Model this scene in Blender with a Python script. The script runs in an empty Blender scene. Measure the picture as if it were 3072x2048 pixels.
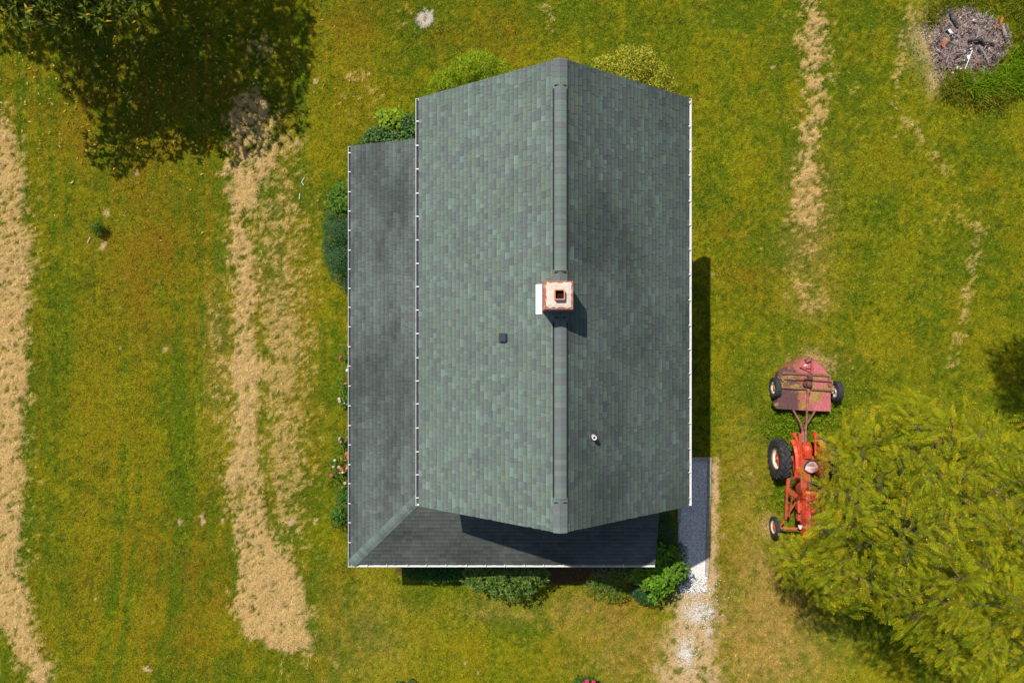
import bpy, math, random
import numpy as np
from mathutils import Vector, Matrix

random.seed(7)
rng = np.random.default_rng(11)
scene = bpy.context.scene
COL = scene.collection

# ------------------------------------------------------------------ camera, sky, sun, exposure
CAM_Z = 24.07
FPX = 2048.0
cam_data = bpy.data.cameras.new("drone_camera")
cam_data.sensor_width = 36.0
cam_data.lens = 24.0
cam_data.clip_end = 3000.0
cam = bpy.data.objects.new("drone_camera", cam_data)
cam.location = (0, 0, CAM_Z)
cam.rotation_euler = (0, 0, 0)
COL.objects.link(cam)
scene.camera = cam

SUN_EL = math.radians(57.0)
SHX, SHY = 0.568, -0.823            # where shadows point on the ground
world = bpy.data.worlds.new("World")
scene.world = world
world.use_nodes = True
wn = world.node_tree.nodes
wl = world.node_tree.links
wn.clear()
wout = wn.new("ShaderNodeOutputWorld")
wbg = wn.new("ShaderNodeBackground")
wsky = wn.new("ShaderNodeTexSky")
wsky.sky_type = 'NISHITA'
wsky.sun_disc = False
wsky.sun_elevation = SUN_EL
wsky.sun_rotation = math.atan2(-SHX, -SHY)
wbg.inputs['Strength'].default_value = 0.105
wl.new(wsky.outputs[0], wbg.inputs['Color'])
wl.new(wbg.outputs[0], wout.inputs['Surface'])

sun_data = bpy.data.lights.new("sun", 'SUN')
sun_data.energy = 5.0
sun_data.angle = math.radians(0.53)
sun_data.color = (1.0, 0.945, 0.85)
sun = bpy.data.objects.new("sun", sun_data)
sd = Vector((SHX * math.cos(SUN_EL), SHY * math.cos(SUN_EL), -math.sin(SUN_EL)))
sun.rotation_euler = sd.to_track_quat('-Z', 'Y').to_euler()
sun.location = (-20, 30, 60)
COL.objects.link(sun)

scene.render.engine = 'CYCLES'
scene.view_settings.view_transform = 'Standard'
scene.view_settings.look = 'None'
scene.view_settings.exposure = 0.0
scene.view_settings.gamma = 1.0
scene.view_settings.use_curve_mapping = False
scene.cycles.max_bounces = 6
scene.cycles.diffuse_bounces = 3
scene.cycles.transmission_bounces = 4


def P(px, py, z=0.0):
    """a place in the photograph and its height above the lawn -> a point in the yard"""
    s = (CAM_Z - z) / FPX
    return ((px - 1536.0) * s, -(py - 1024.0) * s, z)


# ------------------------------------------------------------------ helpers
def tag(o, label=None, cat=None, group=None, kind=None):
    if label: o['label'] = label
    if cat: o['category'] = cat
    if group: o['group'] = group
    if kind: o['kind'] = kind
    return o


def empty(name, loc, label=None, cat=None, group=None):
    o = bpy.data.objects.new(name, None)
    o.location = loc
    o.empty_display_size = 0.2
    COL.objects.link(o)
    return tag(o, label, cat, group)


def wloc(o):
    v = Vector((0, 0, 0))
    while o is not None:
        v += o.location
        o = o.parent
    return v


def link_mesh(name, me, mat, parent=None, loc=(0, 0, 0)):
    if mat is not None and len(me.materials) == 0:
        me.materials.append(mat)
    o = bpy.data.objects.new(name, me)
    o.location = loc
    COL.objects.link(o)
    if parent is not None:
        o.parent = parent
    return o


def arrays_mesh(name, V, F, col=None, smooth=False):
    """V (n,3), F (m,k) same-size faces, col (n,3) per vertex or (m,3) per face"""
    me = bpy.data.meshes.new(name)
    V = np.ascontiguousarray(V, dtype=np.float32)
    F = np.ascontiguousarray(F, dtype=np.int32)
    n, m, k = len(V), len(F), F.shape[1]
    me.vertices.add(n)
    me.vertices.foreach_set('co', V.ravel())
    me.loops.add(m * k)
    me.loops.foreach_set('vertex_index', F.ravel())
    me.polygons.add(m)
    me.polygons.foreach_set('loop_start', np.arange(0, m * k, k, dtype=np.int32))
    if smooth:
        me.polygons.foreach_set('use_smooth', np.ones(m, dtype=bool))
    if col is not None:
        dom = 'POINT' if len(col) == n else 'FACE'
        at = me.attributes.new('Col', 'FLOAT_COLOR', dom)
        c4 = np.ones((len(col), 4), dtype=np.float32)
        c4[:, :3] = col
        at.data.foreach_set('color', c4.ravel())
    me.update(calc_edges=True)
    me.validate(verbose=False)
    if not smooth:
        me.shade_flat()
    return me


class MB:
    """collects shapes; build() links them as one mesh"""
    def __init__(self):
        self.v = []
        self.f = []

    def add(self, vs, fs):
        b = len(self.v)
        self.v.extend([tuple(p) for p in vs])
        self.f.extend([tuple(i + b for i in f) for f in fs])
        return self

    def box(self, c, s, R=None, taper=None):
        hx, hy, hz = s[0] / 2, s[1] / 2, s[2] / 2
        vs = [(-hx, -hy, -hz), (hx, -hy, -hz), (hx, hy, -hz), (-hx, hy, -hz),
              (-hx, -hy, hz), (hx, -hy, hz), (hx, hy, hz), (-hx, hy, hz)]
        if taper:
            vs = vs[:4] + [(x * taper, y * taper, z) for x, y, z in vs[4:]]
        if R is not None:
            vs = [tuple(R @ Vector(p)) for p in vs]
        vs = [(p[0] + c[0], p[1] + c[1], p[2] + c[2]) for p in vs]
        return self.add(vs, [(0, 3, 2, 1), (4, 5, 6, 7), (0, 1, 5, 4), (1, 2, 6, 5), (2, 3, 7, 6), (3, 0, 4, 7)])

    def bar(self, p0, p1, w, h):
        """a rectangular bar from p0 to p1"""
        p0, p1 = Vector(p0), Vector(p1)
        d = (p1 - p0)
        L = d.length
        d.normalize()
        up = Vector((0, 0, 1)) if abs(d.z) < 0.95 else Vector((0, 1, 0))
        s = d.cross(up).normalized()
        u = s.cross(d)
        R = Matrix((d, s, u)).transposed()
        return self.box((p0 + p1) / 2, (L, w, h), R)

    def tube(self, pts, r, n=8, cap=True):
        pts = [Vector(p) for p in pts]
        rs = r if isinstance(r, (list, tuple)) else [r] * len(pts)
        rings = []
        for i, p in enumerate(pts):
            a = pts[max(0, i - 1)]
            b = pts[min(len(pts) - 1, i + 1)]
            d = (b - a).normalized()
            up = Vector((0, 0, 1)) if abs(d.z) < 0.9 else Vector((1, 0, 0))
            s = d.cross(up).normalized()
            u = s.cross(d)
            rings.append([p + (s * math.cos(2 * math.pi * k / n) + u * math.sin(2 * math.pi * k / n)) * rs[i] for k in range(n)])
        vs = [q for ring in rings for q in ring]
        fs = []
        for i in range(len(pts) - 1):
            for k in range(n):
                k2 = (k + 1) % n
                fs.append((i * n + k, i * n + k2, (i + 1) * n + k2, (i + 1) * n + k))
        if cap:
            fs.append(tuple(reversed(range(n))))
            fs.append(tuple((len(pts) - 1) * n + k for k in range(n)))
        return self.add(vs, fs)

    def lathe(self, prof, c, axis='x', n=28, closed=True):
        """prof: list of (along axis, radius) round the axis through c"""
        vs = []
        for (a, r) in prof:
            for k in range(n):
                t = 2 * math.pi * k / n
                u, w = r * math.cos(t), r * math.sin(t)
                if axis == 'x':
                    vs.append((c[0] + a, c[1] + u, c[2] + w))
                elif axis == 'y':
                    vs.append((c[0] + w, c[1] + a, c[2] + u))
                else:
                    vs.append((c[0] + u, c[1] + w, c[2] + a))
        fs = []
        m = len(prof)
        for i in range(m if closed else m - 1):
            j = (i + 1) % m
            for k in range(n):
                k2 = (k + 1) % n
                fs.append((i * n + k, j * n + k, j * n + k2, i * n + k2))
        if not closed:
            fs.append(tuple(range(n)))
            fs.append(tuple((m - 1) * n + k for k in reversed(range(n))))
        return self.add(vs, fs)

    def prism(self, poly, z0, z1):
        n = len(poly)
        vs = [(x, y, z0) for x, y in poly] + [(x, y, z1) for x, y in poly]
        fs = [tuple(reversed(range(n))), tuple(n + i for i in range(n))]
        for i in range(n):
            j = (i + 1) % n
            fs.append((i, j, n + j, n + i))
        return self.add(vs, fs)

    def turn(self, c, R):
        c = Vector(c)
        self.v = [tuple(R @ (Vector(p) - c) + c) for p in self.v]
        return self

    def build(self, name, mat, parent=None, smooth=False, bevel=0.0, loc=None):
        off = wloc(parent) if parent is not None else Vector(loc if loc else (0, 0, 0))
        me = bpy.data.meshes.new(name)
        me.from_pydata([(x - off.x, y - off.y, z - off.z) for x, y, z in self.v], [], self.f)
        if smooth:
            me.polygons.foreach_set('use_smooth', [True] * len(me.polygons))
        me.update()
        o = link_mesh(name, me, mat, parent, (0, 0, 0) if parent is not None else off)
        if bevel > 0:
            b = o.modifiers.new('bevel', 'BEVEL')
            b.width = bevel
            b.segments = 2
            b.limit_method = 'ANGLE'
        return o


def new_mat(name):
    m = bpy.data.materials.new(name)
    m.use_nodes = True
    nt = m.node_tree
    nt.nodes.clear()
    return m, nt, nt.nodes, nt.links


def mat(name, color, rough=0.7, metal=0.0, attr=False, noise=None, wear=None, bump=None, coords='Object', spec=0.4, sub=0.0):
    """procedural material: base colour (or Col attribute) x value noise, optional wear colour, optional bump.
       noise=(scale, amount)  wear=(colour, scale, threshold, softness)  bump=(scale, strength, distance)"""
    m, nt, N, L = new_mat(name)
    out = N.new("ShaderNodeOutputMaterial")
    b = N.new("ShaderNodeBsdfPrincipled")
    b.inputs['Roughness'].default_value = rough
    b.inputs['Metallic'].default_value = metal
    b.inputs['Specular IOR Level'].default_value = spec
    L.new(b.outputs[0], out.inputs['Surface'])
    if attr:
        a = N.new("ShaderNodeAttribute")
        a.attribute_name = 'Col'
        c = a.outputs['Color']
    else:
        rgb = N.new("ShaderNodeRGB")
        rgb.outputs[0].default_value = (*color, 1)
        c = rgb.outputs[0]
    tc = N.new("ShaderNodeTexCoord")
    tco = tc.outputs[coords] if coords != 'World' else None
    if coords == 'World':
        g = N.new("ShaderNodeNewGeometry")
        tco = g.outputs['Position']
    if wear:
        wc, ws, wt, wsoft = wear
        nz = N.new("ShaderNodeTexNoise")
        nz.inputs['Scale'].default_value = ws
        nz.inputs['Detail'].default_value = 6
        nz.inputs['Roughness'].default_value = 0.65
        L.new(tco, nz.inputs['Vector'])
        mr = N.new("ShaderNodeMapRange")
        mr.inputs['From Min'].default_value = wt - wsoft
        mr.inputs['From Max'].default_value = wt + wsoft
        L.new(nz.outputs['Fac'], mr.inputs['Value'])
        mx = N.new("ShaderNodeMix")
        mx.data_type = 'RGBA'
        mx.inputs[7].default_value = (*wc, 1)
        L.new(mr.outputs[0], mx.inputs[0])
        L.new(c, mx.inputs[6])
        c = mx.outputs[2]
    if noise:
        nz = N.new("ShaderNodeTexNoise")
        nz.inputs['Scale'].default_value = noise[0]
        nz.inputs['Detail'].default_value = 5
        nz.inputs['Roughness'].default_value = 0.6
        L.new(tco, nz.inputs['Vector'])
        mr = N.new("ShaderNodeMapRange")
        mr.inputs['From Min'].default_value = 0.3
        mr.inputs['From Max'].default_value = 0.7
        mr.inputs['To Min'].default_value = 1 - noise[1]
        mr.inputs['To Max'].default_value = 1 + noise[1]
        L.new(nz.outputs['Fac'], mr.inputs['Value'])
        vm = N.new("ShaderNodeVectorMath")
        vm.operation = 'SCALE'
        L.new(c, vm.inputs[0])
        L.new(mr.outputs[0], vm.inputs['Scale'])
        c = vm.outputs[0]
    L.new(c, b.inputs['Base Color'])
    if bump:
        nz = N.new("ShaderNodeTexNoise")
        nz.inputs['Scale'].default_value = bump[0]
        nz.inputs['Detail'].default_value = 4
        L.new(tco, nz.inputs['Vector'])
        bp = N.new("ShaderNodeBump")
        bp.inputs['Strength'].default_value = bump[1]
        bp.inputs['Distance'].default_value = bump[2]
        L.new(nz.outputs['Fac'], bp.inputs['Height'])
        L.new(bp.outputs[0], b.inputs['Normal'])
    return m


def leaf_mat(name, rough=0.5, transl=0.35, spec=0.35):
    m, nt, N, L = new_mat(name)
    out = N.new("ShaderNodeOutputMaterial")
    b = N.new("ShaderNodeBsdfPrincipled")
    b.inputs['Roughness'].default_value = rough
    b.inputs['Specular IOR Level'].default_value = spec
    a = N.new("ShaderNodeAttribute")
    a.attribute_name = 'Col'
    L.new(a.outputs['Color'], b.inputs['Base Color'])
    t = N.new("ShaderNodeBsdfTranslucent")
    hs = N.new("ShaderNodeHueSaturation")
    hs.inputs['Saturation'].default_value = 1.1
    hs.inputs['Value'].default_value = 1.15
    L.new(a.outputs['Color'], hs.inputs['Color'])
    L.new(hs.outputs[0], t.inputs['Color'])
    mx = N.new("ShaderNodeMixShader")
    mx.inputs[0].default_value = transl
    L.new(b.outputs[0], mx.inputs[1])
    L.new(t.outputs[0], mx.inputs[2])
    L.new(mx.outputs[0], out.inputs['Surface'])
    return m


# ------------------------------------------------------------------ numpy value noise
def _hash(ix, iy, seed):
    h = (ix.astype(np.int64) * 374761393 + iy.astype(np.int64) * 668265263 + seed * 974634777) & 0x7fffffff
    h = ((h ^ (h >> 13)) * 1274126177) & 0x7fffffff
    return ((h ^ (h >> 16)) & 0xffff).astype(np.float32) / 65535.0


def vnoise(x, y, seed=0):
    x0 = np.floor(x); y0 = np.floor(y)
    fx = x - x0; fy = y - y0
    fx = fx * fx * (3 - 2 * fx); fy = fy * fy * (3 - 2 * fy)
    ix = x0.astype(np.int64); iy = y0.astype(np.int64)
    a = _hash(ix, iy, seed); b = _hash(ix + 1, iy, seed)
    c = _hash(ix, iy + 1, seed); d = _hash(ix + 1, iy + 1, seed)
    return (a + (b - a) * fx) * (1 - fy) + (c + (d - c) * fx) * fy


def fbm(x, y, seed=0, octv=4, gain=0.5):
    s = np.zeros_like(x, dtype=np.float32); a = 1.0; t = 0.0; f = 1.0
    for o in range(octv):
        s += a * vnoise(x * f + 17.3 * o, y * f - 9.1 * o, seed + o * 31)
        t += a; a *= gain; f *= 2.03
    return s / t


def sstep(a, b, x):
    t = np.clip((x - a) / (b - a), 0, 1)
    return t * t * (3 - 2 * t)


# ------------------------------------------------------------------ the lawn: colour and cover fields in metres
GX0, GX1, GY0, GY1, GS = -21.0, 21.0, -15.0, 15.0, 0.03
gx = np.arange(GX0, GX1 + 1e-6, GS, dtype=np.float32)
gy = np.arange(GY0, GY1 + 1e-6, GS, dtype=np.float32)
X, Y = np.meshgrid(gx, gy)
GM = CAM_Z / FPX


def lx(px): return (px - 1536.0) * GM
def ly(py): return -(py - 1024.0) * GM


warp = (fbm(X * 0.9, Y * 0.9, 5, 3) - 0.5)
fineA = fbm(X * 3.2, Y * 3.2, 9, 4, 0.6) - 0.5
fineB = fbm(X * 7.5, Y * 7.5, 14, 3, 0.6) - 0.5
fineC = fbm(X * 11.0, Y * 11.0, 23, 2, 0.6) - 0.5
midA = fbm(X * 1.6, Y * 1.6, 29, 4, 0.6) - 0.5


def band(rows, soft=0.22, rough=0.9, dens=None):
    """a windrow given by (y, left, right) stations; returns cover 0..1"""
    rows = sorted(rows, key=lambda r: -r[0])          # ascending world y
    yy = np.array([ly(r[0]) for r in rows]); xl = np.array([lx(r[1]) for r in rows]); xr = np.array([lx(r[2]) for r in rows])
    L_ = np.interp(gy, yy, xl)[:, None]; R_ = np.interp(gy, yy, xr)[:, None]
    d = np.minimum(X - L_, R_ - X)
    inside_y = np.minimum(gy - yy[0], yy[-1] - gy)[:, None]
    d = np.minimum(d, inside_y)
    s_ = sstep(-soft, soft, d + fineA * rough * 0.9 + fineB * rough * 0.7)
    if dens is not None:
        dn = np.interp(gy, [ly(a) for a, _ in dens][::-1], [b for _, b in dens][::-1])[:, None]
        core = sstep(-0.25, 0.35, d)
        s_ = s_ * sstep(0.38, 0.62, (dn - 0.03) * (0.5 + 0.5 * core) + 1.0 * fineB + 1.1 * fineC + 0.45 * fineA)
    return s_


bandA = band([(340, -400, 8), (420, -400, 48), (500, -400, 72), (580, -400, 88), (680, -400, 98), (780, -400, 100),
              (830, -400, 88), (960, -400, 85), (1080, -400, 88), (1200, -400, 80), (1300, -400, 72), (1420, -400, 70),
              (1500, -400, 60), (1600, -400, 66), (1700, -380, 76), (1780, -200, 86), (1850, -20, 102), (1900, 20, 108),
              (1960, 45, 128), (2048, 95, 155), (2200, 170, 240)], 0.30, 1.1,
             [(340, 0.75), (500, 0.72), (640, 0.66), (740, 0.8), (1000, 0.84), (1100, 0.78), (1400, 0.86), (1700, 0.85), (2048, 0.86)])
bandB = band([(268, 730, 760), (300, 700, 800), (340, 686, 810), (400, 684, 835), (450, 682, 845), (500, 682, 822), (560, 686, 792),
              (610, 686, 772), (650, 692, 760), (680, 692, 735), (730, 690, 772), (800, 690, 778), (880, 700, 772), (960, 698, 762),
              (1030, 706, 778), (1090, 692, 795), (1130, 690, 800), (1200, 700, 772), (1300, 702, 772), (1366, 690, 775),
              (1420, 672, 782), (1480, 680, 788), (1540, 700, 792), (1600, 706, 822), (1660, 716, 852), (1700, 710, 884),
              (1760, 714, 912), (1800, 708, 926), (1860, 718, 932), (1900, 742, 932), (1935, 800, 934), (1962, 880, 934)], 0.26, 1.0,
             [(270, 0.72), (340, 0.70), (400, 0.64), (480, 0.62), (530, 0.74), (560, 0.95), (600, 0.9), (640, 0.62), (690, 0.55), (740, 0.84), (820, 0.80), (900, 0.76), (1000, 0.74), (1100, 0.84),
              (1250, 0.86), (1400, 0.84), (1480, 0.76), (1560, 0.78), (1650, 0.84), (1800, 0.92), (1960, 0.9)])
bandB = bandB * (1 - 0.9 * np.exp(-(((X - lx(722)) / 0.17) ** 2 + ((Y - ly(1482)) / 0.42) ** 2)))
bandC = band([(-200, 2380, 2440), (0, 2400, 2442), (50, 2418, 2478), (100, 2410, 2480), (150, 2415, 2472), (200, 2420, 2470), (300, 2420, 2460),
              (360, 2412, 2476), (420, 2405, 2452), (480, 2395, 2446), (550, 2388, 2470), (640, 2370, 2480), (690, 2360, 2470)], 0.26, 1.2,
             [(-200, 0.7), (60, 0.66), (200, 0.76), (300, 0.68), (380, 0.62), (440, 0.74), (500, 0.68), (600, 0.55), (690, 0.5)])


def blob(px, py, rx, ry=None, p=1.0):
    ry = ry or rx
    d = ((X - lx(px)) / (rx * GM)) ** 2 + ((Y - ly(py)) / (ry * GM)) ** 2
    return np.exp(-d * p).astype(np.float32)


def streak(pts, w):
    """soft strip along a polyline given in photo places, half-width w (photo px)"""
    best = np.full(X.shape, 1e9, dtype=np.float32)
    for (a, b) in zip(pts[:-1], pts[1:]):
        ax, ay, bx, by = lx(a[0]), ly(a[1]), lx(b[0]), ly(b[1])
        dx, dy = bx - ax, by - ay
        t = np.clip(((X - ax) * dx + (Y - ay) * dy) / (dx * dx + dy * dy), 0, 1)
        best = np.minimum(best, (X - ax - t * dx) ** 2 + (Y - ay - t * dy) ** 2)
    return np.exp(-best / (w * GM) ** 2)


# thin scattered hay
thin = 0.75 * blob(845, 900, 95, 420) + 0.62 * blob(870, 1240, 90, 330) + 0.6 * blob(660, 1080, 45, 260) + 0.4 * blob(790, 620, 120, 90)
thin += 0.65 * blob(850, 430, 60, 90) + 0.75 * blob(770, 150, 60, 70) + 0.4 * blob(880, 1650, 60, 130) + 0.5 * blob(850, 1440, 70, 140)
thin += 0.72 * blob(2440, 560, 70, 130) + 0.75 * blob(2430, 900, 60, 45) + 0.45 * blob(2400, 780, 80, 120) + 0.45 * blob(2440, 1075, 120, 45)
thin += 0.62 * streak([(2730, 40), (2705, 130), (2690, 230), (2680, 330), (2740, 390), (2800, 455), (2835, 505)], 26)
thin += 0.70 * streak([(2935, 690), (2915, 800), (2890, 950), (2872, 1030), (2862, 1090)], 22)
thin += 0.35 * blob(1090, 290, 120, 90) + 0.5 * streak([(1040, 240), (1075, 228), (1105, 230)], 14)
thin += 0.5 * streak([(1620, 10), (1650, 40), (1650, 95)], 16) + 0.4 * blob(1230, 40, 60, 40) + 0.4 * blob(100, 700, 60, 250)
thin += 0.5 * blob(60, 1500, 70, 500) + 0.35 * blob(2880, 650, 90, 60) + 0.5 * blob(2580, 280, 60, 160, 1.4) * 0.6
thin += 0.5 * blob(2490, 1090, 70, 40) + 0.55 * blob(2465, 1290, 40, 40) + 0.45 * blob(920, 2000, 120, 60)
cover_thin = sstep(0.50, 0.74, thin * 0.55 + 0.7 * fineA + 0.9 * fineB + 1.2 * fineC + 0.10)
straw = np.clip(np.maximum(np.maximum(bandA, bandB), bandC), 0, 1)
straw = np.clip(np.maximum(straw, 0.62 * cover_thin * np.clip(thin * 2.2, 0, 1)), 0, 1)

# worn brown turf and dry summer turf
mowx = X + 0.011 * np.clip(-(Y + 3.0), 0, 12) ** 2 * (X < -5)
stripes = 0.6 * (fbm(mowx * 1.55, Y * 0.09, 41, 3) - 0.5) + 0.9 * (fbm(mowx * 4.2, Y * 0.12, 43, 2) - 0.5)
brown = 0.9 * blob(470, 770, 120, 240) + 0.6 * blob(300, 360, 160, 150) + 0.5 * blob(560, 330, 200, 160) + 0.55 * blob(1310, 118, 45, 32)
brown += 0.55 * blob(1110, 60, 120, 70) + 0.5 * blob(2260, 840, 90, 110) + 0.5 * blob(540, 1720, 130, 200) + 0.35 * blob(600, 1960, 120, 90)
brown += 0.45 * blob(1480, 120, 120, 120) + 0.6 * blob(1850, 1900, 180, 120) + 0.45 * blob(1130, 280, 90, 120) + 0.4 * blob(1750, 700, 10)
brown += 0.6 * blob(2280, 1840, 160, 190) + 0.5 * blob(2170, 1560, 35, 200) + 0.35 * blob(2300, 1500, 60, 120) + 0.5 * blob(700, 1800, 40, 20)
brown += 0.5 * blob(1880, 1800, 120, 60) + 0.45 * blob(2140, 720, 60, 60) + 0.45 * blob(330, 720, 30, 30)
brown = np.clip(brown * (0.8 + 1.8 * fineA + 1.1 * warp + 0.9 * fineC) + 0.8 * stripes * (X < -6) + 0.35 * warp + 1.1 * np.clip(midA - 0.05, 0, 1) + 0.10 * (X < -5), 0, 1)

dry = 0.9 * blob(2300, 1960, 190, 150) + 0.75 * blob(2290, 1780, 110, 160) + 0.55 * blob(1900, 1960, 170, 120) + 0.5 * blob(1750, 1830, 120, 60)
dry += 0.65 * blob(2435, 580, 62, 130) + 0.45 * blob(2420, 770, 75, 130) + 0.55 * blob(2440, 900, 62, 50) + 0.5 * blob(850, 1000, 75, 430) + 0.45 * blob(655, 1080, 42, 260) + 0.35 * blob(2440, 1085, 110, 40)
dry += 0.5 * blob(1500, 1830, 120, 40) + 0.35 * blob(1100, 1900, 160, 160) + 0.4 * blob(2240, 1500, 60, 230)
dry = np.clip(dry * (0.85 + 1.7 * fineA + 1.5 * fineB), 0, 1)

# bare earth: sandy track below the gravel, small bald spots
path_rows = [(1735, 2075, 2120), (1770, 2050, 2132), (1800, 2030, 2135), (1860, 2010, 2140), (1920, 2000, 2145), (1980, 1985, 2148), (2048, 1975, 2150), (2300, 1950, 2150)]
bare = 0.85 * band(path_rows, 0.4, 0.9) * sstep(0.30, 0.62, 0.62 + 1.2 * fineA + 0.9 * fineB + 0.6 * fineC)
bare = np.maximum(bare, 0.9 * band([(1385, 2133, 2150), (1450, 2133, 2158), (1600, 2130, 2156), (1720, 2126, 2150), (1760, 2122, 2140)], 0.14, 0.5))
for (a, b, r) in [(609, 1556, 17), (540, 1565, 10), (872, 1566, 16), (945, 1565, 10), (285, 1795, 7), (1392, 1988, 9), (1436, 2020, 6), (1345, 1878, 7),
                  (945, 245, 13), (407, 520, 9), (670, 1560, 8), (440, 2000, 16), (405, 520, 8), (2272, 62, 6), (2320, 200, 8),
                  (1650, 95, 10), (360, 1045, 6), (498, 1047, 8), (2690, 410, 9), (2895, 870, 8), (310, 735, 16), (320, 640, 12)]:
    bare = np.maximum(bare, 0.85 * sstep(0.42, 0.70, blob(a, b, r * 0.95) + 1.3 * fineB * blob(a, b, r * 1.6) + 0.9 * fineC * blob(a, b, r * 1.6)))
bare = np.maximum(bare, 0.75 * np.clip(blob(2780, 130, 45, 75) * 1.5 * (0.8 + 1.5 * fineA), 0, 1))
bare = np.maximum(bare, 0.7 * np.clip(blob(2802, 235, 24, 45) * 1.5 * (0.8 + 1.5 * fineA), 0, 1))
mulch = sstep(0.35, 0.65, 0.9 * band([(1690, 1640, 1780), (1752, 1640, 1770)], 0.2, 0.4) + 0.9 * band([(1690, 1180, 2050), (1722, 1180, 2050)], 0.2, 0.4))
pale = np.clip(1.3 * sstep(0.35, 0.65, blob(1272, 57, 30, 33) + 0.8 * fineB + 0.5 * fineC) * (0.85 + 1.2 * fineB), 0, 1)                      # ash-white bald patch near the top
chips = np.clip(1.7 * blob(2100, 1838, 36, 22) * (0.7 + 2.2 * fineB), 0, 1)
chips = np.maximum(chips, np.clip(1.3 * blob(2056, 1955, 20, 34) * (0.6 + 2.2 * fineB), 0, 1))
chips = np.maximum(chips, np.clip(1.0 * blob(2125, 1895, 10, 24) * (0.6 + 2.2 * fineB), 0, 1))
chips = np.maximum(chips, np.clip(0.9 * blob(2085, 1765, 34, 18) * (0.7 + 2.2 * fineB), 0, 1))
ash = sstep(0.40, 0.62, np.exp(-(((X - lx(2895)) / (118 * GM)) ** 2 + ((Y - ly(128)) / (108 * GM)) ** 2) ** 1.5) + 0.5 * fineA + 0.3 * fineB)

lush = 0.9 * blob(2350, 1270, 80, 60) + 0.5 * blob(2340, 1480, 60, 110) + 0.5 * blob(200, 1830, 70, 200) + 0.4 * blob(1300, 60, 60, 60) + 0.45 * blob(1450, 1850, 110, 70)
lush += 0.4 * blob(2150, 560, 80, 160) + 0.45 * blob(2600, 700, 120, 220) + 0.4 * blob(560, 1420, 60, 120) + 0.35 * blob(180, 1100, 60, 200) + 0.5 * blob(2950, 230, 140, 60)
lush += 0.35 * blob(2200, 1800, 30, 160) + 0.4 * blob(400, 620, 80, 60)
lush = np.clip(lush * (0.8 + 1.2 * fineA) + 0.4 * (fbm(X * 0.45, Y * 0.45, 77, 3) - 0.5), 0, 1)

GREEN = np.array([0.098, 0.140, 0.003]); OLIVE = np.array([0.226, 0.210, 0.004]); LUSH = np.array([0.075, 0.150, 0.006])
BROWN = np.array([0.215, 0.128, 0.006]); DRYC = np.array([0.380, 0.240, 0.065]); STRAW = np.array([0.565, 0.375, 0.150])
BARE = np.array([0.520, 0.345, 0.185]); MULCH = np.array([0.090, 0.048, 0.022]); PALE = np.array([0.46, 0.39, 0.33]); CHIP = np.array([0.58, 0.55, 0.50])
ASHC = np.array([0.230, 0.170, 0.150])


def lerp(c, col, w):
    return c * (1 - w[..., None]) + col * w[..., None]


t_ol = np.clip(0.42 + 1.9 * (fbm(X * 0.6, Y * 0.6, 61, 4) - 0.5) + 1.3 * midA + 1.1 * fineA + 1.1 * fineB + 1.2 * fineC + 1.3 * stripes * (X < -6), 0, 1)
LAWN = GREEN[None, None, :] * np.ones((*X.shape, 1)) * (1 - t_ol[..., None]) + OLIVE * t_ol[..., None]
LAWN = lerp(LAWN, LUSH, 0.8 * lush)
LAWN = lerp(LAWN, BROWN, 0.85 * brown)
LAWN = 0.93 * lerp(LAWN, DRYC, 0.8 * dry)
GROUND = lerp(LAWN, STRAW * 0.82, 0.92 * straw)
GROUND = lerp(GROUND, BARE, bare)
GROUND = lerp(GROUND, MULCH, mulch)
GROUND = lerp(GROUND, PALE, pale)
GROUND = lerp(GROUND, CHIP, chips)
GROUND = lerp(GROUND, ASHC, ash)
HUMP = (0.055 * straw * (0.35 + 1.1 * (fineA + 0.5)) + 0.05 * (fbm(X * 0.35, Y * 0.35, 3, 3) - 0.5) + 0.22 * ash * (0.6 + fineA)).astype(np.float32)
HUMP = HUMP * 0.9 + 0.025 * fineA + 0.03 * fineB + (0.02 + 0.13 * straw) * fineC


def at_field(Fd, x, y):
    i = np.clip(((x - GX0) / GS + 0.5).astype(np.int64), 0, len(gx) - 1)
    j = np.clip(((y - GY0) / GS + 0.5).astype(np.int64), 0, len(gy) - 1)
    return Fd[j, i]


def hz(x, y):
    return float(at_field(HUMP, np.array([x]), np.array([y]))[0])


# ground sheet: fine in the yard, stretching out to the horizon
step = 3
fx_, fy_ = gx[::step], gy[::step]
far = np.array([900.0, 400.0, 180.0, 90.0, 55.0, 36.0])
ax = np.concatenate([-far, fx_, far[::-1]]).astype(np.float32)
ay = np.concatenate([-far + 3, fy_, far[::-1] - 3]).astype(np.float32)
ax.sort(); ay.sort()
AX, AY = np.meshgrid(ax, ay)
inner = (np.abs(AX) <= 21.0) & (np.abs(AY) <= 15.0)
AZ = np.where(inner, at_field(HUMP, AX.ravel(), AY.ravel()).reshape(AX.shape), 0.0)
AC = at_field(GROUND, AX.ravel(), AY.ravel()).reshape(*AX.shape, 3)
mean_lawn = LAWN.reshape(-1, 3).mean(0)
fade = np.clip(np.minimum((20.8 - np.abs(AX)) / 1.8, (14.8 - np.abs(AY)) / 1.8), 0, 1)[..., None] * inner[..., None]
AC = AC * fade + mean_lawn * (1 - fade)
AZ = AZ * fade[..., 0]
nxv, nyv = len(ax), len(ay)
ii = (np.arange(nyv - 1)[:, None] * nxv + np.arange(nxv - 1)[None, :]).ravel()
F = np.stack([ii, ii + 1, ii + nxv + 1, ii + nxv], 1)
me = arrays_mesh("ground", np.stack([AX.ravel(), AY.ravel(), AZ.ravel()], 1), F, AC.reshape(-1, 3), smooth=True)
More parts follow.
